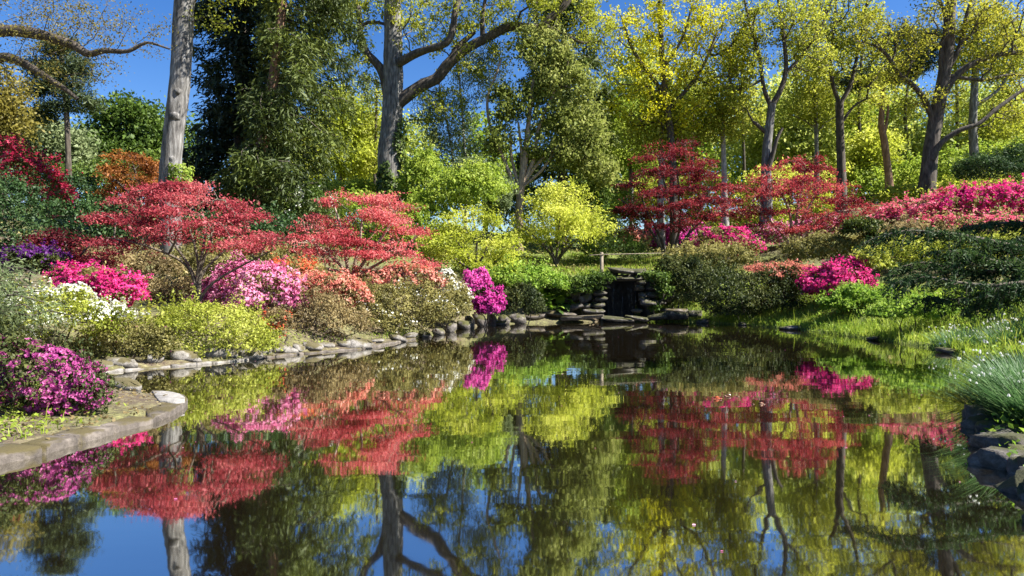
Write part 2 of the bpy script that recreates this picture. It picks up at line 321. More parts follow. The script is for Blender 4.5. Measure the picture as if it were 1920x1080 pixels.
def grow(paths, att, bf=.35, seg=.5, rtip=.012, expo=.48, jit=.10, sag=0., rmax=.14):
    """connects scattered points to a given skeleton as a balanced minimum spanning tree; returns chains and twig points"""
    ex = np.vstack([p[:, :3] for p in paths]); er = np.concatenate([p[:, 3] for p in paths]); root = paths[0][0, :3]
    pl0 = np.linalg.norm(ex - root, axis=1)
    N = len(ex) + len(att) * 14 + 10
    pos = np.zeros((N, 3)); par = np.full(N, -1); pl = np.zeros(N); pos[:len(ex)] = ex; pl[:len(ex)] = pl0; n = len(ex); ne = n
    dmin = np.array([np.min(np.linalg.norm(ex - q, axis=1)) for q in att])
    for q in att[np.argsort(dmin)]:
        d = np.linalg.norm(pos[:n] - q, axis=1); j = int(np.argmin(d + bf * pl[:n])); dj = d[j]
        m = min(12, max(1, int(round(dj / seg)))); p0 = pos[j].copy(); prev = j
        for i in range(1, m + 1):
            tt = i / m; c = p0 + (q - p0) * tt
            if i < m:
                c = c + R.normal(size=3) * jit * min(dj, 2.) * .5; c[2] += sag * dj * math.sin(math.pi * tt)
            if n >= N: break
            pos[n] = c; par[n] = prev; pl[n] = pl[prev] + np.linalg.norm(c - pos[prev]); prev = n; n += 1
    cnt = np.zeros(n); has = np.zeros(n, bool); has[par[ne:n][par[ne:n] >= 0]] = True
    for i in range(n - 1, ne - 1, -1):
        if not has[i]: cnt[i] += 1
        if par[i] >= ne: cnt[par[i]] += cnt[i]
    rad = np.minimum(rtip * np.maximum(cnt, 1) ** expo, rmax)
    kids = {}
    for i in range(ne, n): kids.setdefault(par[i], []).append(i)
    chains = []
    starts = [i for i in range(ne, n) if par[i] < ne]
    while starts:
        i = starts.pop(); p0 = par[i]; c = [pos[p0], pos[i]]; r = [rad[i], rad[i]]
        while True:
            k = kids.get(i)
            if not k: break
            k = sorted(k, key=lambda z: -cnt[z]); starts.extend(k[1:]); i = k[0]; c.append(pos[i]); r.append(rad[i])
        r[-1] *= .5; chains.append((np.array(c), np.array(r)))
    tw = np.arange(ne, n); w_ = cnt[ne:n] <= 3
    return chains, pos[tw[w_]]
def cards(c, nrm, size, asp=.62, var=None, fold=.15, along=None, droop=0.):
    """folded diamond-shaped leaves at centres c facing nrm; returns V, Q, var"""
    n = len(c); nrm = unit(nrm)
    a_ = R.normal(size=(n, 3)) if along is None else along
    u = unit(a_ - nrm * np.sum(a_ * nrm, 1)[:, None]); v = np.cross(nrm, u)
    s = (np.ones(n) * size if np.isscalar(size) else size) * R.lognormal(0, .25, n)
    s = s[:, None]
    V = np.empty((n, 4, 3)); V[:, 0] = c - u * s * .5; V[:, 1] = c + v * s * asp * .5 + nrm * s * fold; V[:, 2] = c + u * s * .5; V[:, 3] = c - v * s * asp * .5 + nrm * s * fold
    if droop: V[:, 2, 2] -= droop * s[:, 0]
    vr = np.clip((np.full(n, .5) if var is None else var) + R.normal(size=n) * .16, 0, 1)
    return V.reshape(-1, 3), np.arange(n * 4).reshape(n, 4), np.repeat(vr, 4)
def blob_pts(blobs, n, shell=.55):
    """n points in a union of ellipsoids, denser towards their surface"""
    wts = np.array([b[3] * b[4] * b[5] for b in blobs]) ** (2 / 3.); wts /= wts.sum(); k = R.choice(len(blobs), n, p=wts)
    B = np.array(blobs); d = unit(R.normal(size=(n, 3))); r = R.uniform(shell ** 3, 1, n) ** (1 / 3.)
    r *= 1 + .16 * wob(d, 4., 11)
    return B[k, :3] + d * r[:, None] * B[k, 3:6]
def PB(d, px_blobs, depth=.8):
    """ellipsoids given in photo columns/rows at depth d (metres): (x, y, rx, ry[, depth offset])"""
    o = []
    for b in px_blobs:
        dd = d + (b[4] if len(b) > 4 else 0); p = P(b[0], b[1], dd); rx, ry = b[2] * dd / F, b[3] * dd / F
        o.append((*p, rx, max(rx, ry) * depth, ry))
    return o
def path_px(d, pts, w0, w1, base=False, step=.45):
    """a limb drawn through photo columns/rows at depth d, with widths in photo pixels"""
    q = []
    for i, p in enumerate(pts):
        dd = d + (p[2] if len(p) > 2 else 0); f = i / (len(pts) - 1); q.append([*P(p[0], p[1], dd), .5 * (w0 + (w1 - w0) * f) * dd / F])
    q = np.array(q)
    if base:
        g = gz(q[0, 0], q[0, 1]); b0 = q[0].copy(); b0[2] = g - .25; b0[3] *= 1.35
        if q[0, 2] > g + .3:
            b1 = q[0].copy(); b1[2] = g + min(.7, (q[0, 2] - g) * .5); b1[3] *= 1.08; q = np.vstack([b0, b1, q])
        else: q[0] = b0
    return spline(q, step)
def clump_var(c, scale, seed): return .5 + .22 * wob(c, scale, seed)

SEED = [100]
def tree(name, label, trunk, limbs, blobs, bark, leaf, n_leaf, size, n_att=180, group=None, cat='tree', spread=.35, up=.5, rtip=.014, bf=.35, sag=.02, shell=.5,
         asp=.62, stretch=(1, 1, .8), rough=.05, seg=.5, twig_mat=None, limb_mat=None, extra=None, sides=10, drop=0.):
    SEED[0] += 1; sd = SEED[0]
    o = thing(name, label, cat, (trunk[0, 0], trunk[0, 1], trunk[0, 2] + .25), group)
    V, Q = tubes([(trunk[:, :3], trunk[:, 3])], sides, rough, sd, .05 if sides > 14 else 0.); mesh('trunk', V, Q, bark, o, smooth_shade=True)
    for lb in limbs:
        V, Q = tubes([(lb[:, :3], lb[:, 3])], 8, rough, sd + 5); mesh('limb', V, Q, limb_mat or bark, o, smooth_shade=True)
    att = blob_pts(blobs, n_att, shell)
    chains, tw = grow([trunk] + list(limbs), att, bf=bf, rtip=rtip, sag=sag, seg=seg)
    if chains:
        V, Q = tubes(chains, 4); mesh('branches', V, Q, twig_mat or M['dark_bark'], o, smooth_shade=True, kind='stuff')
    if n_leaf:
        c = tw[R.integers(0, len(tw), n_leaf)] + R.normal(size=(n_leaf, 3)) * spread * np.array(stretch)
        nr = R.normal(size=(n_leaf, 3)) + [0, 0, up]
        V, Q, vr = cards(c, nr, size, asp, clump_var(c, .9, sd), droop=drop)
        mesh('crown', V, Q, leaf, o, var=vr)
    if extra: extra(o)
    return o

def maple(name, label, base, stems, pads, bark, leaf, n_leaf, size, n_att=220, group=None, cat='maple', thick=.10, spread=.17, drop=.25, loose=.3):
    """Japanese maple: forked stems and flat layered pads of fine leaves"""
    SEED[0] += 1; sd = SEED[0]
    o = thing(name, label, cat, base, group)
    for i, s in enumerate(stems):
        V, Q = tubes([(s[:, :3], s[:, 3])], 7, .05, sd + i); mesh('trunk' if i == 0 else 'stem', V, Q, bark, o, smooth_shade=True)
    B = np.array(pads); wts = B[:, 3] * B[:, 4]; wts /= wts.sum()
    def sample(n, flat=1.):
        k = R.choice(len(B), n, p=wts); r = np.sqrt(R.uniform(0, 1, n)); a_ = R.uniform(0, 2 * np.pi, n)
        dx, dy = r * np.cos(a_), r * np.sin(a_)
        z = -r ** 2 * B[k, 5] + R.normal(size=n) * thick * flat
        return np.c_[B[k, 0] + dx * B[k, 3], B[k, 1] + dy * B[k, 4], B[k, 2] + z]
    chains, tw = grow(stems, sample(n_att, .4), bf=.25, rtip=.0085, sag=.10, seg=.3, rmax=.06, jit=.14)
    V, Q = tubes(chains, 4); mesh('branches', V, Q, bark, o, smooth_shade=True, kind='stuff')
    c1 = sample(int(n_leaf * loose)); c2 = tw[R.integers(0, len(tw), n_leaf - len(c1))] + R.normal(size=(n_leaf - len(c1), 3)) * spread * [1, 1, .35]
    c = np.vstack([c1, c2]); keep = wob(c * [1, 1, 1.8], 3.6, sd) + R.normal(size=len(c)) * .3 > -.22; c = c[keep]
    nr = R.normal(size=(len(c), 3)) * [.75, .75, .5] + [0, 0, .9]
    V, Q, vr = cards(c, nr, size, .5, .5 + .33 * wob(c, 2.6, sd), fold=.1, droop=drop)
    mesh('crown', V, Q, leaf, o, var=vr)
    return o
def dome_pads(d, x, y, rx, ry, n, prx, depth=.8, lo=-.2, droop=.25, seed=1, flat=.7):
    """pads scattered over a dome (photo columns/rows at depth d)"""
    r = np.random.default_rng(seed); o = []
    cx, cyy, cz = P(x, y, d); RX, RZ = rx * d / F, ry * d / F
    for i in range(n):
        a_ = r.uniform(0, 2 * np.pi); h = lo + (1 - lo) * ((i + .5) / n); rr = math.sqrt(max(0, 1 - max(h, 0) ** 2)) * math.sqrt(r.uniform(.25, 1.0))
        pr = prx * d / F * r.uniform(.6, 1.25) * (1 - .35 * max(h, 0))
        o.append((cx + math.cos(a_) * rr * (RX - pr * .6), cyy + math.sin(a_) * rr * RX * depth, cz + RZ * (h * .92 + r.uniform(-.05, .05)), pr, pr * .9, droop * pr * r.uniform(.4, 1.2)))
    return o

def surf_pts(blobs, n, seed, lump=.14, inner=.16, zmin=-.5):
    """points on the lumpy outer surface of a union of ellipsoids, with their outward directions"""
    B = np.array(blobs); ar = (B[:, 3] * B[:, 4] + B[:, 3] * B[:, 5] + B[:, 4] * B[:, 5]); ar /= ar.sum()
    m = int(n * 2.2) + 50; k = R.choice(len(B), m, p=ar); d = unit(R.normal(size=(m, 3)) + [0, 0, .25]); d = d[(ok := d[:, 2] > zmin)]; k = k[ok]
    f = 1 + lump * wob(d * 1.0 + B[k, :3] * .7, 4.5, seed) + .5 * lump * wob(d, 11, seed + 3) - np.abs(R.normal(size=len(d))) * inner
    p = B[k, :3] + d * f[:, None] * B[k, 3:6]; keep = np.ones(len(p), bool)
    for i, b in enumerate(B):
        q = np.sum(((p - b[:3]) / b[3:6]) ** 2, 1); keep &= (k == i) | (q > .62)
    nn = unit(d / B[k, 3:6]); p, nn = p[keep], nn[keep]
    up_ = p[:, 2] > ground(p) + .02; return p[up_][:n], nn[up_][:n]
def shrub(name, label, cat, d, px_blobs, leaf, n_leaf, leafpx, flower=None, n_fl=0, flpx=4.5, cover=.5, depth=.85, group=None, lump=.26, fl_up=.1, seed=None, asp=.5,
          stems=40, inner=.24, bark=None, patch=5.5, spiky=0.):
    SEED[0] += 1; sd = seed or SEED[0]
    n_leaf = int(n_leaf * .64); B = PB(d, [(b[0], b[1], b[2] * 1.08, b[3] * 1.06, *b[4:]) for b in px_blobs], depth); Ba = np.array(B)
    rs = np.random.default_rng(sd); extra = []
    for b in B:
        for i in range(7):
            dv = unit(rs.normal(size=3) + [0, -.3, .45]); k = rs.uniform(.30, .55); extra.append((*(np.array(b[:3]) + dv * np.array(b[3:6]) * rs.uniform(.62, .92)), *(np.array(b[3:6]) * k * rs.uniform(.8, 1.2, 3))))
    B = [(*b[:3], b[3] * .9, b[4] * .9, b[5] * .88) for b in B] + extra
    cx = float(np.average(Ba[:, 0], weights=Ba[:, 3])); cyy = float(np.average(Ba[:, 1], weights=Ba[:, 3])); g = gz(cx, cyy)
    o = thing(name, label, cat, (cx, cyy, g), group)
    att = blob_pts(B, stems, .3); att = att[att[:, 2] > ground(att) + .1]
    if len(att) > 2:
        st = [np.array([[cx + dx, cyy + dy, g - .1, .03], [cx + dx * 2, cyy + dy * 2, g + .25, .025]]) for dx, dy in ((0, 0), (.12, .08), (-.12, .05))]
        ch, _ = grow(st, att, bf=.1, rtip=.006, seg=.3, sag=.08, rmax=.03, jit=.2)
        V, Q = tubes(ch + [(s[:, :3], s[:, 3]) for s in st], 4); mesh('stems', V, Q, bark or M['twig'], o, smooth_shade=True, kind='stuff')
    p, nn = surf_pts(B, n_leaf, sd, lump, inner)
    V, Q, vr = cards(p, nn * .8 + R.normal(size=p.shape) * .8 + [0, 0, .25], leafpx * 1.06 * d / F, asp, clump_var(p, 3.0, sd), droop=.15)
    sp, sn = surf_pts(B, 170, sd + 40, lump, .05); sl = np.array([max(b[3], b[5]) for b in B]).max() * R.uniform(.08, .42, len(sp)) ** 1.0; sv = unit(sn + R.normal(size=sn.shape) * .35 + [0, 0, .5])
    k = R.integers(0, len(sp), int(n_leaf * .27)); f = R.uniform(0, 1, len(k)); c = sp[k] + sv[k] * (sl[k] * f)[:, None] + R.normal(size=(len(k), 3)) * leafpx * d / F * .55
    V2, Q2, vr2 = cards(c, R.normal(size=c.shape) + [0, 0, .4], leafpx * d / F, asp, clump_var(c, 3.0, sd) + .1, droop=.15)
    mesh('foliage', np.vstack([V, V2]), np.vstack([Q, Q2 + len(V)]), leaf, o, var=np.concatenate([vr, vr2]))
    if flower and n_fl:
        flpx = flpx * .82; n_fl = int(n_fl * 1.3)
        p, nn = surf_pts(B, int(n_fl / max(cover, .12) * 1.0), sd, lump, .05)
        k = R.integers(0, len(sp), int(len(p) * .28)); p = np.vstack([p, sp[k] + sv[k] * (sl[k] * R.uniform(.3, 1, len(k)))[:, None] + R.normal(size=(len(k), 3)) * flpx * d / F * .6]); nn = np.vstack([nn, sn[k]])
        cover *= .86; m_ = wob(p, patch * (20. / d) ** .5, sd + 9) * .9 + nn[:, 2] * fl_up + R.normal(size=len(p)) * .25; th = np.quantile(m_, 1 - cover) if len(m_) else 0
        p, nn = p[m_ > th], nn[m_ > th]; s = flpx * d / F
        p = p + nn * s * .35
        V, Q, vr = cards(p, nn + R.normal(size=p.shape) * .55 + [0, 0, .2], s, .85, clump_var(p, 4., sd + 2), fold=.22)
        mesh('blossoms', V, Q, flower, o, var=vr)
    return o

# ------------------------------------------------------------------ big trees
tr = path_px
# broad grey oak stem behind the red maple
tk = tr(24, [(320, 470), (319, 345), (325, 260), (337, 150), (343, 60), (349, -60), (352, -200)], 38, 34, True, .12)
def t1_extra(o):
    for (x, y, s) in ((333, 173, 8), (327, 218, 9), (321, 300, 7)):       # burls on the bark
        c = P(x, y, 24 - .27); r = s * 24 / F
        n = 18; u_, v_ = np.meshgrid(np.linspace(0, 2 * np.pi, 13)[:-1], np.linspace(.25, np.pi - .25, 7))
        q = np.stack([np.cos(u_) * np.sin(v_), 0.75 * np.sin(u_) * np.sin(v_), 1.1 * np.cos(v_)], -1).reshape(-1, 3)
        q = q * (1 + .25 * wob(q, 3.5, int(x))[:, None]); V = c + q * r
        i = np.arange(6)[:, None] * 12; j = np.arange(12)[None]; Q = np.stack([i + j, i + (j + 1) % 12, i + 12 + (j + 1) % 12, i + 12 + j], -1).reshape(-1, 4)
        mesh('burl', V, Q, M['oak_bark'], o, smooth_shade=True)
    n = 420; a_ = R.uniform(0, 2 * np.pi, n); yy = R.uniform(310, 355, n); c = np.array([P(331 + (355 - y) * .05, y, 24) for y in yy]); rr = .38
    c = c + np.c_[np.cos(a_) * rr * R.uniform(.9, 1.25, n) + .12, -np.abs(np.sin(a_)) * rr * 1.15, np.zeros(n)]
    V, Q, vr = cards(c, np.c_[np.cos(a_), -np.abs(np.sin(a_)), .3 + 0 * a_] + R.normal(size=(n, 3)) * .4, .11, .8, clump_var(c, 2, 3)); mesh('ivy', V, Q, L['spring'], o, var=vr)
tree('oak_tree', 'oak with broad grey burled trunk rising behind the red maple', tk, [tr(24, [(345, 20), (380, -30), (440, -60), (520, -110)], 22, 8)],
     PB(24, [(330, -140, 190, 80), (440, -40, 90, 50), (560, -120, 120, 80), (200, -150, 100, 60), (420, 20, 40, 40)]), M['oak_bark'], L['oak_olive'], 9000, .10, 200, spread=.22, rough=.045, sides=40, extra=t1_extra)
# overhanging oak whose trunk stands outside the view
tk = tr(19, [(-230, 560), (-215, 250), (-205, 0), (-195, -200)], 60, 40, True)
la = tr(19, [(-210, 150), (-100, 75), (0, 58), (60, 62), (110, 75), (140, 86), (166, 101), (195, 95), (240, 96), (275, 80), (318, 92)], 28, 3, step=.2)
lb = tr(19, [(-213, 240), (-80, 140), (0, 108), (40, 117), (80, 140), (120, 166), (146, 186)], 24, 6, step=.2)
tree('oak_tree', 'overhanging oak with long crooked lichened boughs crossing the deep blue sky', tk, [la, lb],
     PB(19, [(30, 20, 130, 55), (150, 40, 90, 55), (250, 60, 70, 50), (60, 85, 90, 35), (200, 130, 50, 35), (110, 150, 50, 30), (20, 150, 40, 50)]), M['dark_bark'], L['oak_brown'], 7500, .055, 420, spread=.13, rtip=.005, shell=.1, sag=-.02, seg=.3)
# scots pine and other trees far left
tk = tr(48, [(128, 400), (128, 300), (124, 200), (116, 100), (114, 66)], 12, 5, True)
tree('pine_tree', 'dark pine with straight bare trunk and layered crown under the boughs', tk, [], PB(48, [(112, 90, 36, 18), (84, 128, 36, 16), (138, 126, 34, 16), (70, 165, 30, 14), (120, 160, 40, 16), (145, 190, 32, 13), (66, 215, 38, 12), (100, 200, 30, 12)]),
     M['dark_bark'], L['pine'], 15000, .30, 150, spread=.42, asp=.22, up=.8, stretch=(1, 1, .45))
tk = tr(58, [(240, 400), (242, 290), (238, 230)], 16, 9, True)
tree('domed_tree', 'rounded mid green tree filling the gap between pine and grey trunk', tk, [], PB(58, [(240, 222, 62, 42), (192, 258, 52, 42), (284, 256, 40, 48), (235, 290, 90, 42), (170, 300, 50, 35)]), M['dark_bark'], L['green'], 20000, .30, 170, spread=.6)
tk = tr(40, [(0, 420), (2, 250), (0, 180)], 18, 9, True)
tree('brown_leafed_tree', 'brown green tree cut by the photo edge behind the pink rhododendron', tk, [], PB(40, [(2, 180, 42, 50), (8, 235, 38, 42), (-40, 200, 60, 80)]), M['dark_bark'], L['oak_brown'], 9000, .2, 110, spread=.45)
tk = tr(52, [(60, 420), (62, 300)], 12, 8, True)
tree('holly_tree', 'bluish green small tree low behind the pine trunk', tk, [], PB(52, [(80, 265, 50, 40), (140, 295, 40, 40), (45, 290, 35, 30)]), M['dark_bark'], L['grey_green'], 9000, .26, 90, spread=.55)

def conifer(name, label, d, trunk, top_y, bot_y, prof, leaf, bark, n_br, n_leaf, size, droop=.35, lat=.5, hang=.25, asp=.22, side=0.):
    SEED[0] += 1
    o = thing(name, label, 'conifer', (trunk[0, 0], trunk[0, 1], trunk[0, 2] + .25))
    V, Q = tubes([(trunk[:, :3], trunk[:, 3])], 12, .06, SEED[0]); mesh('trunk', V, Q, bark, o, smooth_shade=True)
    zt, zb = P(0, top_y, d)[2], P(0, bot_y, d)[2]; ch = []; pts = []; tg = []
    for i in range(n_br):
        z = zb + (zt - zb) * (i + R.uniform()) / n_br; k = int(np.argmin(np.abs(trunk[:, 2] - z))); a_ = R.uniform(0, 2 * np.pi)
        f = (z - zb) / (zt - zb); Lb = prof(f) * d / F * R.uniform(.65, 1.15) * (1 + side * math.cos(a_)); dr = np.array([math.cos(a_), math.sin(a_), 0])
        tt = np.linspace(0, 1, 8)[:, None]; q = trunk[k, :3] * [1, 1, 0] + [0, 0, z] + dr * Lb * tt + np.array([0, 0, 1.]) * Lb * (.18 * tt - droop * tt ** 2) + R.normal(size=(8, 3)) * .05 * Lb * tt
        ch.append((q, np.linspace(.012 * Lb + .015, .008, 8)))
        m = max(4, int(Lb * 14)); w_ = np.sqrt(R.uniform(.02, 1, m)) * 7; j = np.clip(w_.astype(int), 0, 6); fr_ = (w_ - j)[:, None]
        pts.append(q[j] * (1 - fr_) + q[j + 1] * fr_); tg.append(np.repeat(dr[None], m, 0))
    V, Q = tubes(ch, 4); mesh('branches', V, Q, M['dark_bark'], o, smooth_shade=True, kind='stuff')
    pts, tg = np.vstack(pts), np.vstack(tg); k = R.integers(0, len(pts), n_leaf); sdv = np.cross(tg[k], [0, 0, 1.]) * R.normal(size=(n_leaf, 1))
    c = pts[k] + sdv * lat * .6 + R.normal(size=(n_leaf, 3)) * .12; dn = np.abs(R.normal(size=n_leaf)) * hang; c[:, 2] -= dn
    al = tg[k] * .5 + sdv * .7 + np.array([0, 0, -1.]) * (.25 + dn[:, None] * 1.2) + R.normal(size=(n_leaf, 3)) * .3
    V, Q, vr = cards(c, R.normal(size=(n_leaf, 3)) + [0, 0, .6], size, asp, clump_var(c, 1.1, SEED[0]), along=al); mesh('crown', V, Q, leaf, o, var=vr)
    return o
conifer('dark_conifer', 'tall very dark conifer just beside the grey burled trunk', 34, tr(34, [(445, 430), (452, 200), (456, -60), (458, -260)], 26, 12, True), -240, 395,
        lambda f: 112 - 35 * f, L['conifer'], M['dark_bark'], 150, 34000, .36, droop=.28, lat=.55, hang=.3)
conifer('leaning_conifer', 'conifer with leaning sunlit reddish trunk and drooping olive sprays', 31, tr(31, [(470, 420), (478, 335), (498, 235), (518, 110), (534, -50), (545, -200)], 27, 14, True), -180, 390,
        lambda f: 120 - 45 * f, L['conifer_light'], M['red_bark'], 125, 40000, .28, droop=.45, lat=.5, hang=.55, side=.62)
tk = tr(60, [(640, 440), (640, 300), (645, 220)], 14, 8, True)
tree('yellow_green_tree', 'soft yellow green tree between the leaning conifer and the ivy clad oak', tk, [], PB(60, [(640, 215, 55, 50), (600, 275, 55, 55), (670, 290, 45, 55), (620, 340, 70, 50)]), M['dark_bark'], L['lime'], 17000, .27, 160, spread=.55)

# the ivy-clad oak with the great bent limb
tk = tr(43, [(731, 450), (730, 360), (731, 280), (735, 195), (737, 130), (738, 60), (737, -20), (740, -160)], 46, 26, True, .2)
lr = tr(43, [(739, 200), (760, 182), (795, 158), (818, 148), (845, 115), (880, 88), (915, 70), (955, 50), (1010, 52), (1030, 35), (1062, 5), (1090, -50)], 26, 12)
lr2 = tr(43, [(842, 120), (862, 85), (890, 60)], 18, 8)
lr3 = tr(43, [(748, 118, -.5), (775, 103, -.8), (800, 93, -1.2), (838, 80, -1.5), (850, 50, -1.5), (855, 15, -1.5), (880, -40, -1)], 18, 9)
ll = tr(43, [(728, 185), (719, 140), (705, 118), (685, 95), (675, 60), (672, 20), (655, -30)], 20, 9)
ll2 = tr(43, [(674, 55), (690, 42), (720, 45), (735, 60)], 9, 4)
lr4 = tr(43, [(905, 72), (905, 30), (915, -30)], 11, 6)
lr5 = tr(43, [(1020, 48), (1060, 65), (1090, 80), (1120, 78)], 8, 3)
def t6_extra(o):
    n = 4200; a_ = R.uniform(np.pi, 2 * np.pi, n) + R.normal(size=n) * .5; yy = 225 + 215 * R.uniform(0, 1, n) ** .8; rr = .80 * R.uniform(.9, 1.2, n)
    c = np.array([P(731 + 3, y, 43) for y in yy]) + np.c_[np.cos(a_) * rr, np.sin(a_) * rr, 0 * a_]; keep = wob(c, 1.6, 5) + np.cos(a_) * .6 - (300 - yy) / 120. > -.5; c, a_ = c[keep], a_[keep]
    V, Q, vr = cards(c, np.c_[np.cos(a_), np.sin(a_), .3 + 0 * a_] + R.normal(size=(len(c), 3)) * .4, .19, .85, clump_var(c, 2, 3)); mesh('ivy', V, Q, L['ivy'], o, var=vr)
tree('oak_tree', 'oak with ivy clad trunk and one great bent limb reaching over the pool', tk, [lr, lr2, lr3, ll, ll2, lr4, lr5],
     PB(43, [(640, 70, 60, 60), (690, -20, 110, 70), (600, 20, 50, 50), (820, 10, 110, 60), (930, 10, 100, 50), (1040, 10, 90, 55), (1100, 60, 60, 40), (800, 70, 70, 40), (900, 110, 60, 35), (830, 200, 50, 40), (690, 130, 40, 30), (1000, -60, 140, 60)]),
     M['oak_bark'], L['oak_olive'], 25000, .16, 520, spread=.22, limb_mat=M['dark_bark'], rough=.07, sides=40, extra=t6_extra, rtip=.019)
# feathery pair and evergreen group
tk = tr(45, [(872, 440), (874, 350), (868, 230), (858, 110)], 6, 3, True)
tree('feathery_tree', 'feathery pale tree with two thin white stems right of the ivy clad oak', tk, [tr(45, [(872, 420), (854, 330), (840, 240), (822, 150)], 5.5, 2.5)],
     PB(45, [(845, 220, 50, 55), (805, 205, 28, 40), (885, 150, 45, 50), (870, 300, 45, 50), (830, 280, 35, 40), (915, 120, 40, 40)]), M['pale_bark'], L['grey_green'], 15000, .16, 190, spread=.35, rtip=.008, drop=.4, asp=.35)
tk = tr(42, [(972, 440), (976, 360), (985, 290), (990, 240), (1000, 150)], 17, 6, True)
lims = [tr(42, [(973, 370), (945, 300), (920, 240), (914, 185), (930, 140), (940, 110)], 8, 3), tr(42, [(975, 360), (960, 300), (957, 250)], 7, 4), tr(42, [(977, 350), (1000, 300), (1010, 240), (1040, 170)], 9, 4),
        tr(42, [(980, 345), (1010, 305), (1040, 280), (1075, 255)], 7, 3), tr(42, [(979, 350), (978, 290), (972, 230)], 8, 4), tr(42, [(978, 352), (1015, 320), (1045, 285), (1090, 300)], 6, 3)]
tree('evergreen_magnolia', 'large glossy evergreen with many bare tan stems behind the lime maple', tk, lims,
     PB(42, [(1035, 85, 32, 26), (1000, 120, 30, 30), (1060, 125, 34, 28), (1020, 165, 40, 34), (1080, 190, 40, 36), (985, 205, 34, 30), (1040, 225, 42, 30), (1105, 250, 36, 34), (945, 190, 24, 36), (1075, 290, 44, 28), (1120, 320, 40, 30), (1010, 275, 30, 20), (935, 260, 24, 36), (985, 70, 20, 22), (1090, 150, 26, 26)]),
     M['tan_bark'], L['gloss_green'], 19000, .19, 280, spread=.33, up=.6, drop=.3)
conifer('dark_conifer', 'dark conifer standing close behind the glossy evergreen', 52, tr(52, [(1052, 440), (1056, 200), (1060, -60)], 22, 8, True), -30, 330, lambda f: 105 - 45 * f, L['conifer_light'], M['dark_bark'], 90, 17000, .5, droop=.3, lat=.6, hang=.4)
# yellow oak
tk = tr(45, [(1264, 440), (1262, 320), (1257, 250), (1250, 195), (1242, 120), (1238, 20), (1235, -100)], 16, 8, True)
tree('yellow_oak', 'bright yellow leaved oak towering over the dark red maple', tk, [tr(45, [(1252, 205), (1290, 165), (1320, 120), (1345, 60)], 9, 4), tr(45, [(1248, 180), (1215, 135), (1185, 90), (1165, 30)], 9, 4), tr(45, [(1243, 130), (1280, 70), (1300, 0)], 7, 3)],
     PB(45, [(1350, 60, 70, 55), (1270, 40, 75, 60), (1190, 50, 65, 60), (1170, 130, 50, 50), (1240, 130, 70, 50), (1330, 130, 70, 45), (1390, 90, 45, 50), (1200, 200, 60, 40), (1270, 210, 60, 35)]),
     M['dark_bark'], L['oak_yellow'], 17500, .16, 460, spread=.24, rtip=.019)
# right-hand oaks
tk = tr(44, [(1436, 430), (1437, 300), (1441, 250), (1448, 195)], 20, 15, True)
tree('forked_oak', 'oak with forked trunk and broken reddish stub above the red maples', tk,
     [tr(44, [(1448, 198), (1465, 165), (1474, 125), (1468, 60), (1455, -30)], 12, 5), tr(44, [(1446, 200), (1432, 165), (1424, 110), (1402, 30), (1390, -40)], 9, 4), tr(44, [(1470, 140), (1500, 108), (1535, 60), (1560, 0)], 7, 3),
      tr(44, [(1440, 318, -.3), (1450, 285, -.4), (1456, 262, -.5), (1467, 240, -.5)], 11, 5), tr(44, [(1437, 250), (1422, 236), (1412, 228)], 8, 6), tr(44, [(1428, 150), (1400, 165), (1375, 170)], 5, 2)],
     PB(44, [(1435, 40, 70, 50), (1500, 40, 60, 50), (1395, 110, 45, 60), (1520, 110, 45, 40), (1390, 180, 40, 40)]), M['oak_bark'], L['oak_olive'], 10000, .15, 460, spread=.22, rtip=.02, limb_mat=M['dark_bark'])
tk = tr(53, [(1531, 440), (1531, 300), (1529, 180), (1528, 100)], 10, 6, True)
tree('slender_oak', 'slender straight oak between the forked oak and the twin topped oak', tk, [tr(53, [(1530, 250), (1555, 225), (1575, 215)], 4, 2), tr(53, [(1530, 240), (1500, 222), (1480, 215)], 4, 2)], PB(53, [(1528, 150, 45, 40), (1500, 200, 40, 30), (1550, 215, 35, 30), (1530, 90, 50, 40)]), M['oak_bark'], L['oak_olive'], 9000, .18, 170, spread=.4, rtip=.012)
tk = tr(46, [(1578, 440), (1577, 310), (1575, 250), (1574, 190)], 17, 14, True)
tree('twin_topped_oak', 'straight oak trunk splitting into twin upright limbs beside the red barked pine', tk,
     [tr(46, [(1575, 195), (1592, 165), (1602, 130), (1615, 60), (1630, -20)], 9, 4), tr(46, [(1574, 195), (1562, 160), (1557, 120), (1565, 40), (1570, -40)], 9, 4), tr(46, [(1578, 230), (1600, 200), (1625, 185)], 6, 3)],
     PB(46, [(1600, 50, 70, 50), (1555, 110, 45, 45), (1635, 110, 50, 45), (1570, 20, 80, 50), (1640, 170, 40, 30)]), M['dark_bark'], L['oak_olive'], 9200, .16, 460, spread=.22, rtip=.02)
tk = tr(50, [(1669, 430), (1666, 330), (1658, 265), (1652, 235), (1655, 190), (1656, 150)], 15, 8, True)
tree('red_barked_pine', 'pine with crooked sunlit reddish trunk between two oaks', tk, [tr(50, [(1657, 255), (1663, 225), (1666, 195)], 7, 4)], PB(50, [(1650, 140, 45, 18), (1605, 150, 35, 14), (1700, 120, 45, 22), (1740, 85, 45, 25), (1680, 75, 40, 20)]),
     M['red_bark'], L['pine'], 13000, .30, 140, spread=.42, asp=.2, up=.8, stretch=(1, 1, .5))
tk = tr(40, [(1735, 430), (1739, 340), (1748, 262), (1760, 195), (1772, 130), (1780, 60), (1785, -80)], 32, 16, True)
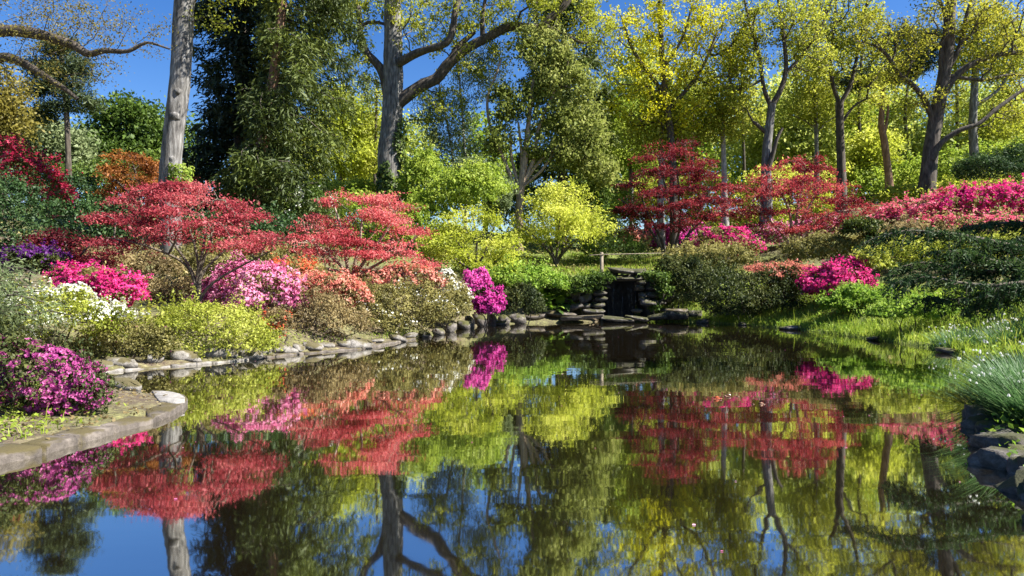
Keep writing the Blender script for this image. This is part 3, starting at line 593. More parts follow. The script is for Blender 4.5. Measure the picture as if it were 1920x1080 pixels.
tree('spreading_oak', 'big spreading oak above the pink azalea slope with long horizontal limbs', tk,
     [tr(40, [(1747, 300, -.3), (1765, 268, -.5), (1800, 244, -.8), (1835, 232, -1), (1870, 203, -1), (1930, 160, -1)], 12, 6), tr(40, [(1752, 235), (1735, 190), (1712, 160), (1685, 138), (1665, 105), (1640, 85)], 12, 5),
      tr(40, [(1764, 185), (1795, 140), (1840, 112), (1890, 100), (1950, 100)], 14, 7), tr(40, [(1772, 140), (1800, 85), (1815, 20), (1840, -40)], 11, 5), tr(40, [(1768, 160), (1765, 100), (1772, 30), (1740, -40)], 11, 5), tr(40, [(1770, 140), (1840, 150), (1900, 140), (1950, 150)], 8, 4)],
     PB(40, [(1780, 30, 90, 50), (1850, 70, 70, 45), (1880, 130, 60, 40), (1700, 80, 60, 45), (1680, 140, 40, 25), (1750, 185, 50, 22), (1900, 200, 50, 35), (1640, 60, 50, 40), (1930, 30, 70, 60)]), M['dark_bark'], L['oak_orange'], 11500, .14, 640, spread=.2, rtip=.02)
tk = tr(49, [(1826, 430), (1826, 290), (1824, 225), (1828, 150), (1832, 40)], 18, 10, True)
tree('straight_oak', 'straight pale trunked oak behind the spreading oak near the photo edge', tk, [tr(49, [(1826, 200), (1870, 170), (1900, 120)], 8, 4)], PB(49, [(1850, 60, 60, 50), (1890, 110, 45, 40), (1880, 230, 45, 30), (1820, 110, 40, 40)]), M['oak_bark'], L['oak_olive'], 11000, .18, 200, spread=.4, rtip=.012)
# thin stems behind the maples
def thin(label, d, pts, w0, w1, blobs, bark, leaf, n, sz, nm='slender_tree'):
    tree(nm, label, tr(d, pts, w0, w1, True), [], PB(d, blobs), M[bark], L[leaf], n, sz, 110, spread=.4, rtip=.01)
thin('thin white trunked tree seen through the dark red maple', 46, [(1240, 470), (1238, 380), (1241, 300), (1240, 230), (1236, 160)], 14, 7, [(1235, 200, 45, 45), (1215, 260, 40, 35), (1270, 255, 35, 30)], 'pale_bark', 'oak_olive', 7000, .17)
thin('pale straight trunk standing between the two red maples', 47, [(1361, 450), (1358, 340), (1356, 270), (1352, 190)], 13, 7, [(1345, 190, 50, 45), (1330, 240, 40, 35), (1380, 230, 40, 35)], 'pale_bark', 'oak_olive', 7500, .17)
thin('thin grey tree just left of the dark red maple', 52, [(1184, 440), (1183, 340), (1181, 260), (1178, 200)], 9, 5, [(1180, 220, 40, 40), (1160, 280, 40, 30), (1200, 290, 35, 30)], 'oak_bark', 'spring', 7000, .2)
thin('small leaning trunk between straight oak trunks above the azalea slope', 58, [(1642, 430), (1640, 360), (1645, 300)], 9, 6, [(1645, 280, 45, 35), (1620, 310, 35, 30)], 'oak_bark', 'lime', 6500, .22)

for (x, d, y, w_, lab) in [(1302, 58, 190, 8, 'slim dark trunk just right of the dark red maple top'), (1393, 60, 170, 7, 'slim dark trunk left of the forked oak'), (1497, 62, 180, 7, 'slim dark trunk between forked and slender oaks'), (1612, 60, 170, 8, 'slim dark trunk between twin topped oak and the leaning trunk'),
                           (1702, 64, 200, 7, 'slim dark trunk between red barked pine and spreading oak'), (1788, 62, 190, 8, 'slim dark trunk between spreading oak and straight oak'), (1888, 60, 180, 8, 'slim dark trunk near the photo edge above the yew'), (700, 60, 230, 7, 'slim dark trunk just left of the ivy clad oak')]:
    tree('slim_tree', lab, tr(d, [(x, 440), (x + R.uniform(-5, 5), 330), (x + R.uniform(-9, 9), y), (x + R.uniform(-12, 12), y - 80)], w_, 4, True), [], PB(d, [(x, y, 34, 30), (x + R.uniform(-25, 25), y - 60, 34, 30), (x + R.uniform(-30, 30), y + 50, 30, 20)]), M['dark_bark'], L['oak_olive'], 2600, .2, 90, group='slim trunks in the wood', spread=.35, rtip=.018)
# far trees that close the view
FAR = [(760, 70, 300, 70, 70, 'far_lime', 'pale green far tree glimpsed just right of the ivy clad trunk'),
       (1150, 68, 250, 60, 80, 'spring', 'far green tree right of the glossy evergreen'),
       (1215, 75, 300, 60, 60, 'far_lime', 'far lime tree behind the thin white trunk'),
       (1310, 72, 230, 65, 80, 'far_lime', 'far lime tree under the yellow oak crown'),
       (1400, 78, 280, 60, 75, 'spring', 'far fresh green tree left of the forked oak'),
       (1480, 70, 250, 55, 80, 'far_lime', 'far bright lime tree between forked and slender oak trunks'),
       (1555, 80, 270, 55, 80, 'far_lime', 'far pale lime tree behind the twin topped oak'),
       (1615, 74, 230, 50, 70, 'far_lime', 'far lime tree left of the red barked pine'),
       (1700, 76, 270, 60, 80, 'spring', 'far green tree between the red barked pine and the spreading oak'),
       (1790, 80, 250, 55, 80, 'far_lime', 'far lime tree between spreading and straight oak trunks'),
       (1880, 72, 260, 60, 80, 'spring', 'far green tree behind the straight oak at the photo edge'),
       (560, 75, 330, 60, 70, 'far_lime', 'far lime tree glimpsed through the drooping conifer'),
       (330, 75, 290, 60, 60, 'green', 'far dark green tree behind the grey burled trunk'),
       (910, 66, 300, 60, 60, 'spring', 'far green tree behind the feathery pale tree'),
       (1185, 64, 170, 60, 70, 'far_lime', 'far pale tree rising between glossy evergreen and yellow oak'),
       (1270, 62, 260, 50, 60, 'spring', 'far fresh green tree directly behind the dark red maple top'),
       (1445, 66, 235, 55, 70, 'far_lime', 'far lime tree showing through the forked oak crown'),
       (1520, 62, 250, 45, 70, 'far_lime', 'far pale tree showing through the slender oak crown'),
       (1590, 64, 250, 40, 60, 'spring', 'far green tree low behind the twin topped oak'),
       (1665, 66, 255, 50, 70, 'far_lime', 'far pale tree behind the crooked pine top'),
       (1740, 62, 290, 45, 50, 'far_lime', 'far lime tree low behind the spreading oak trunk'),
       (1850, 64, 250, 60, 70, 'far_lime', 'far pale tree showing through the long horizontal limbs'),
       (1920, 60, 260, 50, 60, 'far_lime', 'far lime tree above the dark spreading yew'),
       (1105, 60, 330, 45, 45, 'spring', 'far green tree low behind the pale yellow maple'),
       (690, 66, 270, 45, 60, 'far_lime', 'far lime tree left of the ivy clad trunk'),
       (1990, 66, 240, 80, 90, 'green', 'far green tree at the very edge of the wood')]
for (x, d, y, rx, ry, lf, lab) in FAR:
    tk = tr(d, [(x, 440), (x + R.uniform(-4, 4), 340), (x + R.uniform(-8, 8), y)], 11, 6, True, .8)
    tree('far_tree', lab, tk, [], PB(d, [(x, y, rx * .8, ry * .7), (x - rx * .6, y + 35, rx * .6, ry * .5), (x + rx * .6, y + 30, rx * .6, ry * .5), (x, y + 70, rx, ry * .4), (x + R.uniform(-30, 30), y - ry * .75, rx * .6, ry * .5)]), M['dark_bark'], L[lf], 5600, .38, 170, group='trees closing the view', spread=.8, rtip=.016, seg=.9)

# ------------------------------------------------------------------ Japanese maples
def stems_px(d, base, tips, w0, w1):
    g = GP(base, d); o = []
    for tp in tips:
        q = [[g[0], g[1], g[2] - .15, .5 * w0 * d / F]]
        for i, p in enumerate(tp):
            dd = d + (p[2] if len(p) > 2 else 0); q.append([*P(p[0], p[1], dd), .5 * (w0 + (w1 - w0) * (i + 1) / len(tp)) * d / F])
        o.append(spline(np.array(q), .2))
    return g, o
g, st = stems_px(16.5, 372, [[(372, 560), (372, 510), (365, 460), (345, 400)], [(374, 540), (378, 500), (400, 440), (425, 390)], [(368, 545), (355, 500), (310, 440), (250, 390, -.4)], [(376, 560), (400, 530), (450, 500), (510, 470, -.4)],
                             [(370, 520), (380, 470), (385, 420, .6), (370, 370, .8)], [(366, 530), (340, 490), (270, 460, -.8), (200, 445, -.8)], [(376, 520), (420, 470, .3), (470, 420, .3)]], 8, 2.5)
pads = dome_pads(16.5, 350, 465, 160, 120, 18, 44, .75, .12, .30, 11) + [(*P(x, y, 16.5 + dd), r * 16.5 / F, r * 16.5 / F * .9, .18 * r / 60) for x, y, r, dd in
       [(215, 405, 45, 0), (225, 450, 50, -.5), (250, 370, 50, .2), (300, 352, 50, .3), (350, 348, 50, .4), (410, 375, 55, .2), (465, 400, 50, 0), (500, 440, 45, -.3), (440, 455, 50, -.8), (300, 430, 48, -1), (235, 470, 36, -.8), (325, 392, 50, -.8), (390, 415, 50, -.9), (330, 345, 34, 0), (290, 352, 34, .2), (380, 352, 34, .3), (195, 405, 26, .1), (510, 455, 30, -.2)]]
maple('red_maple', 'spreading red Japanese maple in front of the grey burled trunk', g, st, pads, M['twig'], L['maple_red'], 27000, .06, 560, group='red maples', thick=.05)
g, st = stems_px(23, 662, [[(655, 520), (648, 480), (640, 430), (625, 380)], [(665, 520), (690, 480), (720, 440), (740, 400)], [(668, 520), (700, 500), (750, 470, -.5), (785, 440, -.5)], [(658, 520), (620, 480), (580, 450)], [(662, 510), (675, 450), (680, 390)], [(656, 515), (600, 500, -.6), (550, 470, -.6)]], 9, 3)
pads = dome_pads(23, 672, 478, 128, 122, 28, 38, .75, .0, .30, 12) + [(*P(x, y, 23 + dd), r * 23 / F, r * 23 / F * .9, .22 * r / 50) for x, y, r, dd in
       [(640, 372, 36, .2), (720, 372, 40, .2), (765, 385, 34, 0), (690, 400, 45, -.4), (570, 440, 34, 0), (588, 405, 34, .2), (560, 468, 26, -.3), (635, 360, 26, 0), (740, 366, 28, .2), (620, 440, 50, -.9), (770, 430, 38, -.3), (740, 470, 50, -1), (790, 490, 36, -.8), (600, 480, 45, -1), (680, 470, 50, -1.2)]]
maple('red_maple', 'coral red Japanese maple left of the lime maples', g, st, pads, M['tan_bark'], L['maple_pink'], 26000, .076, 500, group='red maples', thick=.065)
g, st = stems_px(29.5, 892, [[(892, 512), (893, 480), (893, 440), (885, 400)], [(894, 505), (910, 470), (925, 430)], [(890, 505), (870, 470), (845, 440)], [(890, 512), (860, 490, -.4), (820, 465, -.4)], [(895, 510), (930, 490, -.5), (965, 460, -.5)]], 7, 2.5)
pads = dome_pads(29.5, 880, 478, 105, 92, 34, 40, .75, -.25, .25, 13, .8)
maple('lime_maple', 'lime green Japanese maple nearest the magenta azalea', g, st, pads, M['dark_bark'], L['lime'], 22000, .11, 260, group='lime maples', thick=.24, loose=.55, spread=.22)
g, st = stems_px(38.6, 1043, [[(1040, 490), (1032, 460), (1020, 420), (1000, 390)], [(1046, 490), (1060, 460), (1078, 430), (1090, 395)], [(1043, 485), (1048, 440), (1050, 390)], [(1046, 488), (1075, 455, -.4), (1105, 430, -.4)], [(1040, 488), (1010, 450, -.6), (975, 420, -.6)]], 7, 2.5)
pads = dome_pads(38.6, 1052, 440, 98, 96, 36, 38, .75, -.05, .22, 14, .8)
maple('lime_maple', 'taller pale yellow Japanese maple left of the railing', g, st, pads, M['dark_bark'], L['lime_pale'], 22000, .135, 260, group='lime maples', thick=.30, loose=.55, spread=.26)
g, st = stems_px(40, 1252, [[(1250, 490), (1240, 450), (1215, 400), (1195, 350)], [(1254, 488), (1272, 440), (1275, 390), (1270, 320)], [(1254, 488), (1285, 450), (1310, 400), (1335, 350)], [(1249, 490), (1225, 440), (1195, 400), (1165, 375)], [(1256, 490), (1262, 420), (1245, 340), (1232, 290)], [(1256, 485), (1300, 430), (1350, 380)]], 8, 2.5)
pads = [(*P(x, y, 40 + dd), r * 40 / F, r * 40 / F * .9, .25 * r / 40) for x, y, r, dd in
        [(1232, 272, 30, 0), (1205, 295, 30, .3), (1270, 285, 36, .2), (1310, 300, 30, -.2), (1220, 325, 40, -.3), (1275, 325, 44, .5), (1330, 330, 36, 0), (1185, 345, 32, -.4), (1240, 355, 46, -.8), (1300, 350, 46, .3), (1355, 350, 34, -.4), (1195, 385, 40, -.6), (1165, 395, 24, -.2),
         (1260, 385, 46, .8), (1330, 372, 40, -.9), (1370, 375, 30, .2), (1210, 420, 34, -.9), (1300, 400, 40, -1), (1180, 430, 26, -.5), (1350, 400, 34, .5), (1230, 400, 40, .6), (1290, 265, 24, .4)]]
pads += dome_pads(40, 1262, 405, 105, 135, 26, 32, .7, -.1, .45, 21)
maple('dark_red_maple', 'dark red tiered Japanese maple behind the waterfall', g, st, pads, M['dark_bark'], L['maple_dark'], 33000, .11, 460, group='red maples', thick=.14)
g, st = stems_px(36, 1487, [[(1486, 470), (1484, 430), (1478, 390), (1455, 350)], [(1488, 465), (1492, 420), (1500, 370), (1510, 320)], [(1489, 468), (1520, 430), (1560, 400, -.3), (1600, 395, -.5)], [(1484, 465), (1450, 420), (1415, 390)], [(1490, 465), (1510, 400), (1540, 350)], [(1490, 470), (1540, 440, -.6), (1600, 415, -.9), (1645, 400, -.9)]], 9, 3)
pads = [(*P(x, y, 36 + dd), r * 36 / F, r * 36 / F * .9, .22 * r / 40) for x, y, r, dd in
        [(1520, 295, 32, 0), (1480, 312, 40, .3), (1540, 318, 36, -.2), (1435, 328, 40, 0), (1500, 340, 50, -.5), (1560, 345, 40, .2), (1400, 350, 34, -.3), (1450, 360, 50, -.8), (1525, 370, 50, .6), (1585, 375, 34, -.3), (1410, 390, 44, -.5), (1480, 395, 46, -1), (1560, 400, 46, -.8),
         (1620, 395, 40, -.6), (1645, 385, 26, -.3), (1370, 385, 30, .2), (1430, 420, 50, -1.2), (1520, 425, 46, -1.2), (1600, 415, 46, -1), (1390, 430, 40, -.9), (1350, 440, 30, -.5)]]
pads += dome_pads(36, 1480, 400, 125, 116, 26, 36, .7, -.05, .4, 22) + [(*P(x, y, 36 + dd), r * 36 / F, r * 36 / F * .9, .2) for x, y, r, dd in [(1370, 350, 32, 0), (1360, 400, 34, -.2), (1610, 385, 44, -.4), (1650, 395, 36, -.4), (1580, 410, 44, -.9), (1670, 405, 26, -.3)]]
maple('red_maple', 'broad red Japanese maple with wide low tiers right of the dark red maple', g, st, pads, M['tan_bark'], L['maple_mid'], 33000, .105, 460, group='red maples', thick=.13)
g, st = stems_px(29, 268, [[(268, 400), (260, 350), (250, 310)], [(270, 400), (300, 340), (330, 310)], [(266, 400), (230, 350), (195, 325)]], 9, 3)
maple('orange_maple', 'bronze orange maple just left of the grey burled trunk', g, st, dome_pads(29, 260, 345, 100, 62, 24, 42, .7, -.4, .25, 16, .8), M['dark_bark'], L['maple_orange'], 14000, .11, 140, thick=.14)
g, st = stems_px(17.5, 130, [[(130, 520), (128, 480), (120, 450)], [(132, 520), (150, 480), (180, 450)]], 7, 2.5)
maple('crimson_maple', 'low crimson maple in shade above the hot pink azalea', g, st, dome_pads(17.5, 120, 480, 85, 45, 16, 40, .7, -.5, .25, 17, .8), M['dark_bark'], L['maple_dark'], 9000, .075, 110, thick=.1)
g, st = stems_px(27, 1470, [[(1470, 530), (1460, 505), (1440, 495)], [(1472, 530), (1490, 505), (1515, 500)]], 5, 2)
maple('salmon_maple', 'small salmon leaved maple over the dark olive shrubs', g, st, [(*P(x, y, 27 + dd), r * 27 / F, r * 27 / F * .9, .12) for x, y, r, dd in [(1425, 500, 34, 0), (1460, 492, 36, -.2), (1495, 500, 34, 0), (1520, 512, 26, -.3), (1475, 510, 36, -.5)]], M['dark_bark'], L['salmon'], 5000, .09, 70, thick=.06)

# ------------------------------------------------------------------ shrubs and azaleas
S = shrub
S('rhododendron', 'tall crimson pink rhododendron at the photo edge under the pine', 'shrub', 26, [(30, 345, 75, 60), (95, 375, 45, 45), (-30, 330, 70, 60)], L['az_dark'], 9000, 5, L['fl_red'], 6500, 5, .66, patch=3.5)
S('evergreen_shrub', 'dense dark green shrub at the photo edge below the crimson rhododendron', 'shrub', 18, [(20, 405, 55, 60), (-30, 420, 60, 60), (25, 470, 45, 40)], L['rhododendron'], 14000, 5)
S('purple_azalea', 'deep purple azalea beside the low crimson maple', 'azalea', 16.3, [(72, 492, 46, 24), (40, 500, 30, 20)], L['az_dark'], 4500, 4.5, L['fl_purple'], 3800, 5, .75)
S('pink_azalea', 'hot pink azalea left of the spreading red maple', 'azalea', 14.6, [(225, 545, 46, 26), (165, 530, 50, 24), (120, 530, 30, 20)], L['az_olive'], 5500, 4.5, L['fl_hot'], 5200, 5.5, .7)
S('white_azalea', 'white flowering azalea above the stone edging', 'azalea', 12.8, [(120, 590, 75, 45), (60, 600, 60, 50), (185, 610, 45, 36), (20, 640, 60, 40)], L['az_yellow'], 15000, 5, L['fl_white'], 3600, 5.5, .42, patch=3.0)
S('olive_shrub', 'low olive shrub with a few mauve flowers left of the yellow green mound', 'shrub', 13.4, [(235, 640, 55, 32), (175, 650, 50, 28), (290, 645, 40, 28)], L['az_olive'], 10000, 4.6, L['fl_mauve'], 60, 6, .05)
S('yellow_green_shrub', 'rounded yellow green shrub behind the pale stone edging', 'shrub', 14.6, [(385, 612, 95, 45), (320, 622, 55, 38), (455, 622, 48, 36), (390, 640, 95, 30)], L['az_yellow'], 20000, 4.6, L['fl_mauve'], 25, 6, .05, lump=.2)
S('pink_azalea', 'bright pink azalea just right of the spreading red maple trunk', 'azalea', 17.6, [(470, 540, 65, 40), (410, 550, 40, 30), (530, 560, 35, 30)], L['az_olive'], 7000, 4.5, L['fl_pink'], 7500, 5.5, .72)
S('orange_azalea', 'small orange azalea at the end of the yellow green shrub', 'azalea', 15.8, [(525, 608, 30, 22), (505, 618, 25, 18)], L['az_brown'], 3800, 4.5, L['fl_orange'], 420, 4.5, .22)
S('brown_twiggy_shrub', 'half bare brown twiggy shrub above the grassy stone edge', 'shrub', 17.6, [(600, 595, 55, 40), (560, 600, 35, 30), (655, 605, 40, 30)], L['az_brown'], 9500, 4, None, stems=160, inner=.3)
S('coral_azalea', 'coral flowered azalea behind the twiggy brown shrub', 'azalea', 19.5, [(605, 548, 50, 30), (560, 545, 35, 26), (650, 555, 35, 26)], L['az_brown'], 6000, 4.5, L['fl_coral'], 4600, 5, .6, patch=10)
S('orange_azalea', 'vivid orange red azalea between the two left red maples', 'azalea', 20.5, [(570, 508, 40, 18), (525, 505, 25, 14)], L['az_olive'], 3500, 4.5, L['fl_orange'], 1700, 4.6, .5)
S('olive_shrub', 'large olive gold shrub sprinkled with tiny pale flowers below the coral maple', 'shrub', 20.3, [(740, 580, 60, 45), (690, 590, 50, 38), (800, 588, 45, 40), (720, 605, 80, 25)], L['az_olive'], 19000, 4.4, L['fl_white'], 380, 4, .12, lump=.2)
S('coral_azalea', 'pale coral azalea at the foot of the coral red maple', 'azalea', 21.8, [(780, 525, 40, 26), (735, 530, 35, 24), (690, 535, 40, 24)], L['az_brown'], 5500, 4.5, L['fl_coral'], 3300, 5, .55, patch=10)
S('white_azalea', 'small white azalea between coral azalea and magenta azalea', 'azalea', 23.8, [(838, 540, 26, 26), (820, 548, 22, 24), (855, 555, 20, 20)], L['az_olive'], 4500, 4.5, L['fl_white'], 1500, 4.5, .5)
S('olive_shrub', 'olive shrub close under the small white azalea', 'shrub', 23.2, [(848, 582, 34, 28), (825, 590, 30, 24)], L['az_olive'], 6500, 4.5)
S('magenta_azalea', 'brilliant magenta azalea mirrored in the pool left of the waterfall', 'azalea', 24.6, [(893, 548, 28, 26), (917, 568, 28, 22), (880, 540, 18, 16)], L['az_dark'], 2600, 4.5, L['fl_magenta'], 4800, 5.5, .92)
S('dark_shrub', 'low dark shrub between magenta azalea and flat rock apron', 'shrub', 26, [(975, 565, 30, 26), (945, 575, 24, 20), (1000, 575, 20, 16)], L['az_dark'], 6500, 4.5)
S('fern_maple_bush', 'bright fresh green low bush under the lime maples', 'shrub', 28.5, [(965, 528, 55, 26), (920, 535, 35, 24), (1015, 530, 40, 24)], L['nettle'], 12000, 5)
S('bamboo_bush', 'dark fine leaved bamboo bush behind the railing', 'bamboo', 39.5, [(1145, 462, 42, 42), (1115, 475, 28, 34), (1180, 475, 25, 28)], L['green'], 13000, 5, asp=.25, spiky=1)
S('magenta_azalea', 'magenta azalea glowing behind the thin white trunk', 'azalea', 47, [(1270, 452, 32, 22), (1235, 458, 25, 20), (1300, 448, 26, 18)], L['az_dark'], 3000, 4.5, L['fl_magenta'], 3200, 5, .85)
S('orange_azalea', 'soft orange azalea behind the railing bamboo', 'azalea', 46, [(1190, 455, 24, 18)], L['az_brown'], 2200, 4.5, L['fl_coral'], 900, 5, .6)
S('pink_azalea', 'bright pink azalea below the tiers of both right red maples', 'azalea', 33.5, [(1360, 452, 40, 22), (1400, 462, 28, 18), (1325, 455, 30, 18)], L['az_olive'], 3800, 4.5, L['fl_hot'], 2600, 4.6, .5)
S('blush_azalea', 'pale blush azalea behind the broad red maple trunk', 'azalea', 38.5, [(1445, 438, 34, 16), (1540, 430, 40, 16)], L['az_olive'], 3200, 4.5, L['fl_pink'], 1800, 5, .6)
S('olive_shrub', 'dark olive shrub at the shoulder of the waterfall', 'shrub', 29.6, [(1265, 530, 38, 38), (1240, 545, 24, 28), (1300, 525, 36, 36)], L['az_dark'], 12000, 4.5)
S('olive_shrub', 'upper brownish olive shrub below the pink azalea', 'shrub', 31.5, [(1320, 492, 45, 26), (1375, 488, 45, 24), (1275, 488, 34, 22)], L['az_olive'], 10000, 4.5)
S('olive_shrub', 'big rounded dark olive shrub at the water edge right of the waterfall', 'shrub', 26.8, [(1390, 545, 70, 40), (1340, 550, 45, 36), (1450, 545, 50, 38), (1400, 565, 80, 22)], L['az_dark'], 20000, 4.4, lump=.2)
S('olive_shrub', 'olive shrub under the salmon maple', 'shrub', 27.6, [(1480, 528, 40, 26), (1510, 545, 34, 24)], L['az_olive'], 8000, 4.5)
S('magenta_azalea', 'dark magenta azalea over the grassy bank', 'azalea', 25.2, [(1565, 530, 42, 22), (1605, 530, 25, 18), (1535, 540, 25, 18)], L['az_dark'], 3800, 4.5, L['fl_hot'], 3800, 5.2, .8)
S('magenta_azalea', 'small magenta spray above the dark magenta azalea', 'azalea', 27, [(1600, 500, 28, 11), (1570, 505, 18, 9)], L['az_dark'], 1800, 4.5, L['fl_hot'], 1100, 5, .7)
S('olive_shrub', 'mixed olive shrub below the broad red maple wide tiers', 'shrub', 31, [(1560, 470, 50, 26), (1620, 465, 40, 26), (1510, 475, 35, 24)], L['az_olive'], 11000, 4.5)
S('clipped_conifer', 'small rounded green conifer bush left of the dark yew boughs', 'shrub', 30, [(1615, 428, 28, 16), (1650, 440, 24, 14)], L['conifer_light'], 5500, 4.5)
S('slope_azalea', 'rose azalea bank climbing the slope under the spreading oak', 'azalea', 33, [(1720, 405, 50, 24), (1680, 415, 34, 20), (1770, 395, 45, 26)], L['az_brown'], 7500, 4.5, L['fl_rose'], 4600, 5, .6)
S('slope_azalea', 'hot pink azalea bank at the top of the right slope', 'azalea', 32, [(1840, 382, 55, 26), (1800, 392, 40, 26), (1885, 385, 45, 26)], L['az_olive'], 7500, 4.5, L['fl_hot'], 6000, 5.2, .72)
S('rose_azalea', 'low rose azalea in front of the slope azaleas', 'azalea', 30, [(1790, 425, 50, 18), (1850, 428, 60, 20), (1730, 435, 40, 16)], L['az_olive'], 8000, 4.5, L['fl_rose'], 2200, 5, .4)
S('olive_shrub', 'olive shrub between the clipped conifer and the yew boughs', 'shrub', 27, [(1690, 475, 50, 26), (1640, 490, 40, 26), (1750, 485, 50, 26), (1820, 475, 60, 30), (1900, 470, 50, 34)], L['az_yellow'], 17000, 4.6)
S('gold_shrub', 'soft gold green shrub at the foot of the spreading oak', 'shrub', 41, [(1790, 362, 55, 22), (1690, 372, 45, 20), (1850, 352, 40, 22)], L['lime'], 9000, 5)
S('yew_bush', 'dark spreading yew high at the photo edge above the azalea slope', 'yew', 36, [(1870, 322, 58, 24), (1830, 312, 34, 16), (1920, 310, 40, 30)], L['yew'], 13000, 6, asp=.25)
S('green_bush', 'fresh green bush behind the lime maples beside the tan stems', 'shrub', 38, [(850, 372, 55, 40), (900, 355, 48, 42), (815, 390, 40, 30)], L['spring'], 13000, 5)
S('green_bush', 'glossy grey green bush under the feathery tree', 'shrub', 40, [(915, 350, 36, 34), (880, 332, 34, 28), (935, 380, 26, 24)], L['grey_green'], 9500, 5)
S('green_bush', 'yellow green bush right of the ivy clad oak trunk', 'shrub', 41, [(800, 330, 38, 38), (775, 365, 30, 34), (760, 400, 30, 30)], L['spring'], 10000, 5)
S('green_bush', 'dark bush between tan stems and pale yellow maple', 'shrub', 44, [(1000, 380, 40, 36), (955, 400, 34, 36), (1090, 385, 50, 40)], L['green'], 10000, 5)
S('white_rhododendron', 'white rhododendron half hidden between the dark conifer and the coral maple', 'shrub', 30, [(545, 400, 40, 40), (590, 385, 30, 30), (510, 440, 40, 40), (570, 440, 40, 30)], L['green'], 9500, 5, L['fl_white'], 420, 5, .15)
S('dark_laurel', 'dark laurel in deep shade behind the spreading red maple', 'shrub', 24, [(190, 440, 55, 60), (250, 430, 50, 50), (130, 420, 45, 45), (430, 450, 55, 50), (490, 470, 40, 40)], L['rhododendron'], 11000, 6)
S('gold_bush', 'sunny green bush on the lawn behind the two right red maples', 'shrub', 49, [(1330, 425, 45, 28), (1400, 415, 40, 26), (1450, 405, 40, 26), (1540, 400, 40, 26)], L['lime'], 9000, 5)
S('green_bush', 'small leafy bush between the dark low shrub and the grotto', 'shrub', 29.3, [(1035, 545, 26, 18), (1062, 540, 20, 16)], L['green'], 4500, 5)
S('hanging_fern', 'green fern hanging over the grotto capstones beside the railing post', 'fern', 28.7, [(1106, 528, 24, 14), (1130, 522, 18, 9), (1092, 542, 20, 13), (1118, 540, 12, 10), (1075, 535, 20, 14)], L['green'], 4200, 5)
S('hanging_fern', 'green fern tucked on the grotto shoulder beside the dark olive shrub', 'fern', 28.6, [(1236, 522, 20, 12), (1218, 516, 14, 6), (1228, 577, 11, 7), (1245, 545, 14, 12)], L['green'], 2600, 5)
S('nettle_patch', 'leafy nettles under the dark magenta azalea', 'plants', 23.4, [(1610, 562, 40, 22), (1570, 572, 30, 18), (1655, 565, 35, 22)], L['nettle'], 9000, 5)
S('nettle_patch', 'leafy green plants sprawling beneath the yew boughs', 'plants', 19, [(1700, 575, 45, 20), (1750, 580, 40, 20), (1660, 590, 30, 14)], L['nettle'], 8500, 5)
S('brown_shrub', 'brownish mixed shrub in shade under the spreading red maple', 'shrub', 17.8, [(310, 560, 50, 28), (260, 545, 40, 24), (360, 555, 40, 26)], L['az_brown'], 8000, 4.6)
S('brown_shrub', 'brownish leaved shrub just behind the hot pink azalea', 'shrub', 19, [(220, 500, 55, 28), (290, 505, 45, 26), (160, 490, 45, 24)], L['az_brown'], 9000, 4.8)
S('olive_shrub', 'shaded olive shrub between spreading red maple and coral azalea', 'shrub', 21.5, [(430, 490, 60, 34), (500, 490, 50, 30), (360, 495, 50, 30)], L['az_olive'], 10000, 4.6)
S('dark_laurel', 'dark laurel at the foot of the two conifers', 'shrub', 27, [(420, 430, 60, 36), (510, 440, 55, 36), (340, 440, 50, 36)], L['rhododendron'], 10000, 5)
S('dark_laurel', 'dark laurel filling the shade left of the bronze orange maple', 'shrub', 31, [(150, 390, 50, 46), (200, 400, 50, 40), (110, 380, 40, 40)], L['rhododendron'], 9000, 5)
S('green_bush', 'low green bush at the foot of the ivy clad oak', 'shrub', 37, [(720, 430, 55, 50), (660, 430, 50, 50), (780, 440, 45, 50)], L['spring'], 10000, 5)
S('green_bush', 'tall understorey bush beyond the drooping conifer', 'shrub', 45, [(610, 390, 50, 46), (560, 400, 40, 40), (660, 385, 45, 40)], L['lime'], 9000, 5)
S('green_bush', 'understorey bush between the dark bush and the bamboo', 'shrub', 48, [(1130, 390, 45, 46), (1080, 410, 40, 40), (1170, 400, 40, 40)], L['spring'], 9000, 5)
S('green_bush', 'sunlit understorey bush behind the dark red maple', 'shrub', 56, [(1220, 385, 50, 40), (1290, 380, 50, 40), (1350, 375, 50, 40)], L['lime'], 9000, 5)
S('green_bush', 'sunlit understorey bush behind the broad red maple', 'shrub', 58, [(1430, 365, 50, 40), (1500, 360, 50, 40), (1560, 358, 45, 36)], L['lime_pale'], 9000, 5)
S('green_bush', 'understorey bush behind the red barked pine', 'shrub', 58, [(1620, 352, 50, 36), (1690, 345, 50, 36)], L['spring'], 8000, 5)
S('green_bush', 'understorey bush behind the straight oak foot', 'shrub', 56, [(1790, 325, 50, 40), (1850, 310, 50, 40), (1920, 300, 50, 40)], L['spring'], 9000, 5)
S('green_bush', 'understorey bush filling below the far domed tree', 'shrub', 50, [(210, 345, 60, 40), (290, 345, 50, 44), (140, 345, 50, 36), (60, 340, 40, 30)], L['green'], 9000, 5)
S('brown_shrub', 'tangled brown green shrub on the slope below the rose azaleas', 'shrub', 29, [(1700, 445, 45, 22), (1770, 455, 55, 24), (1860, 450, 60, 26)], L['az_brown'], 9000, 4.6)
# feathery grey-green bush at the left edge
o = conifer('feathery_cedar', 'drooping grey green cedar boughs entering at the photo edge over the white azalea', 10.5, tr(10.5, [(-190, 640), (-185, 520), (-180, 380)], 30, 16, True), 500, 600, lambda f: 235, L['grey_green'], M['dark_bark'], 46, 16000, .085, droop=.22, lat=.16, hang=.10)

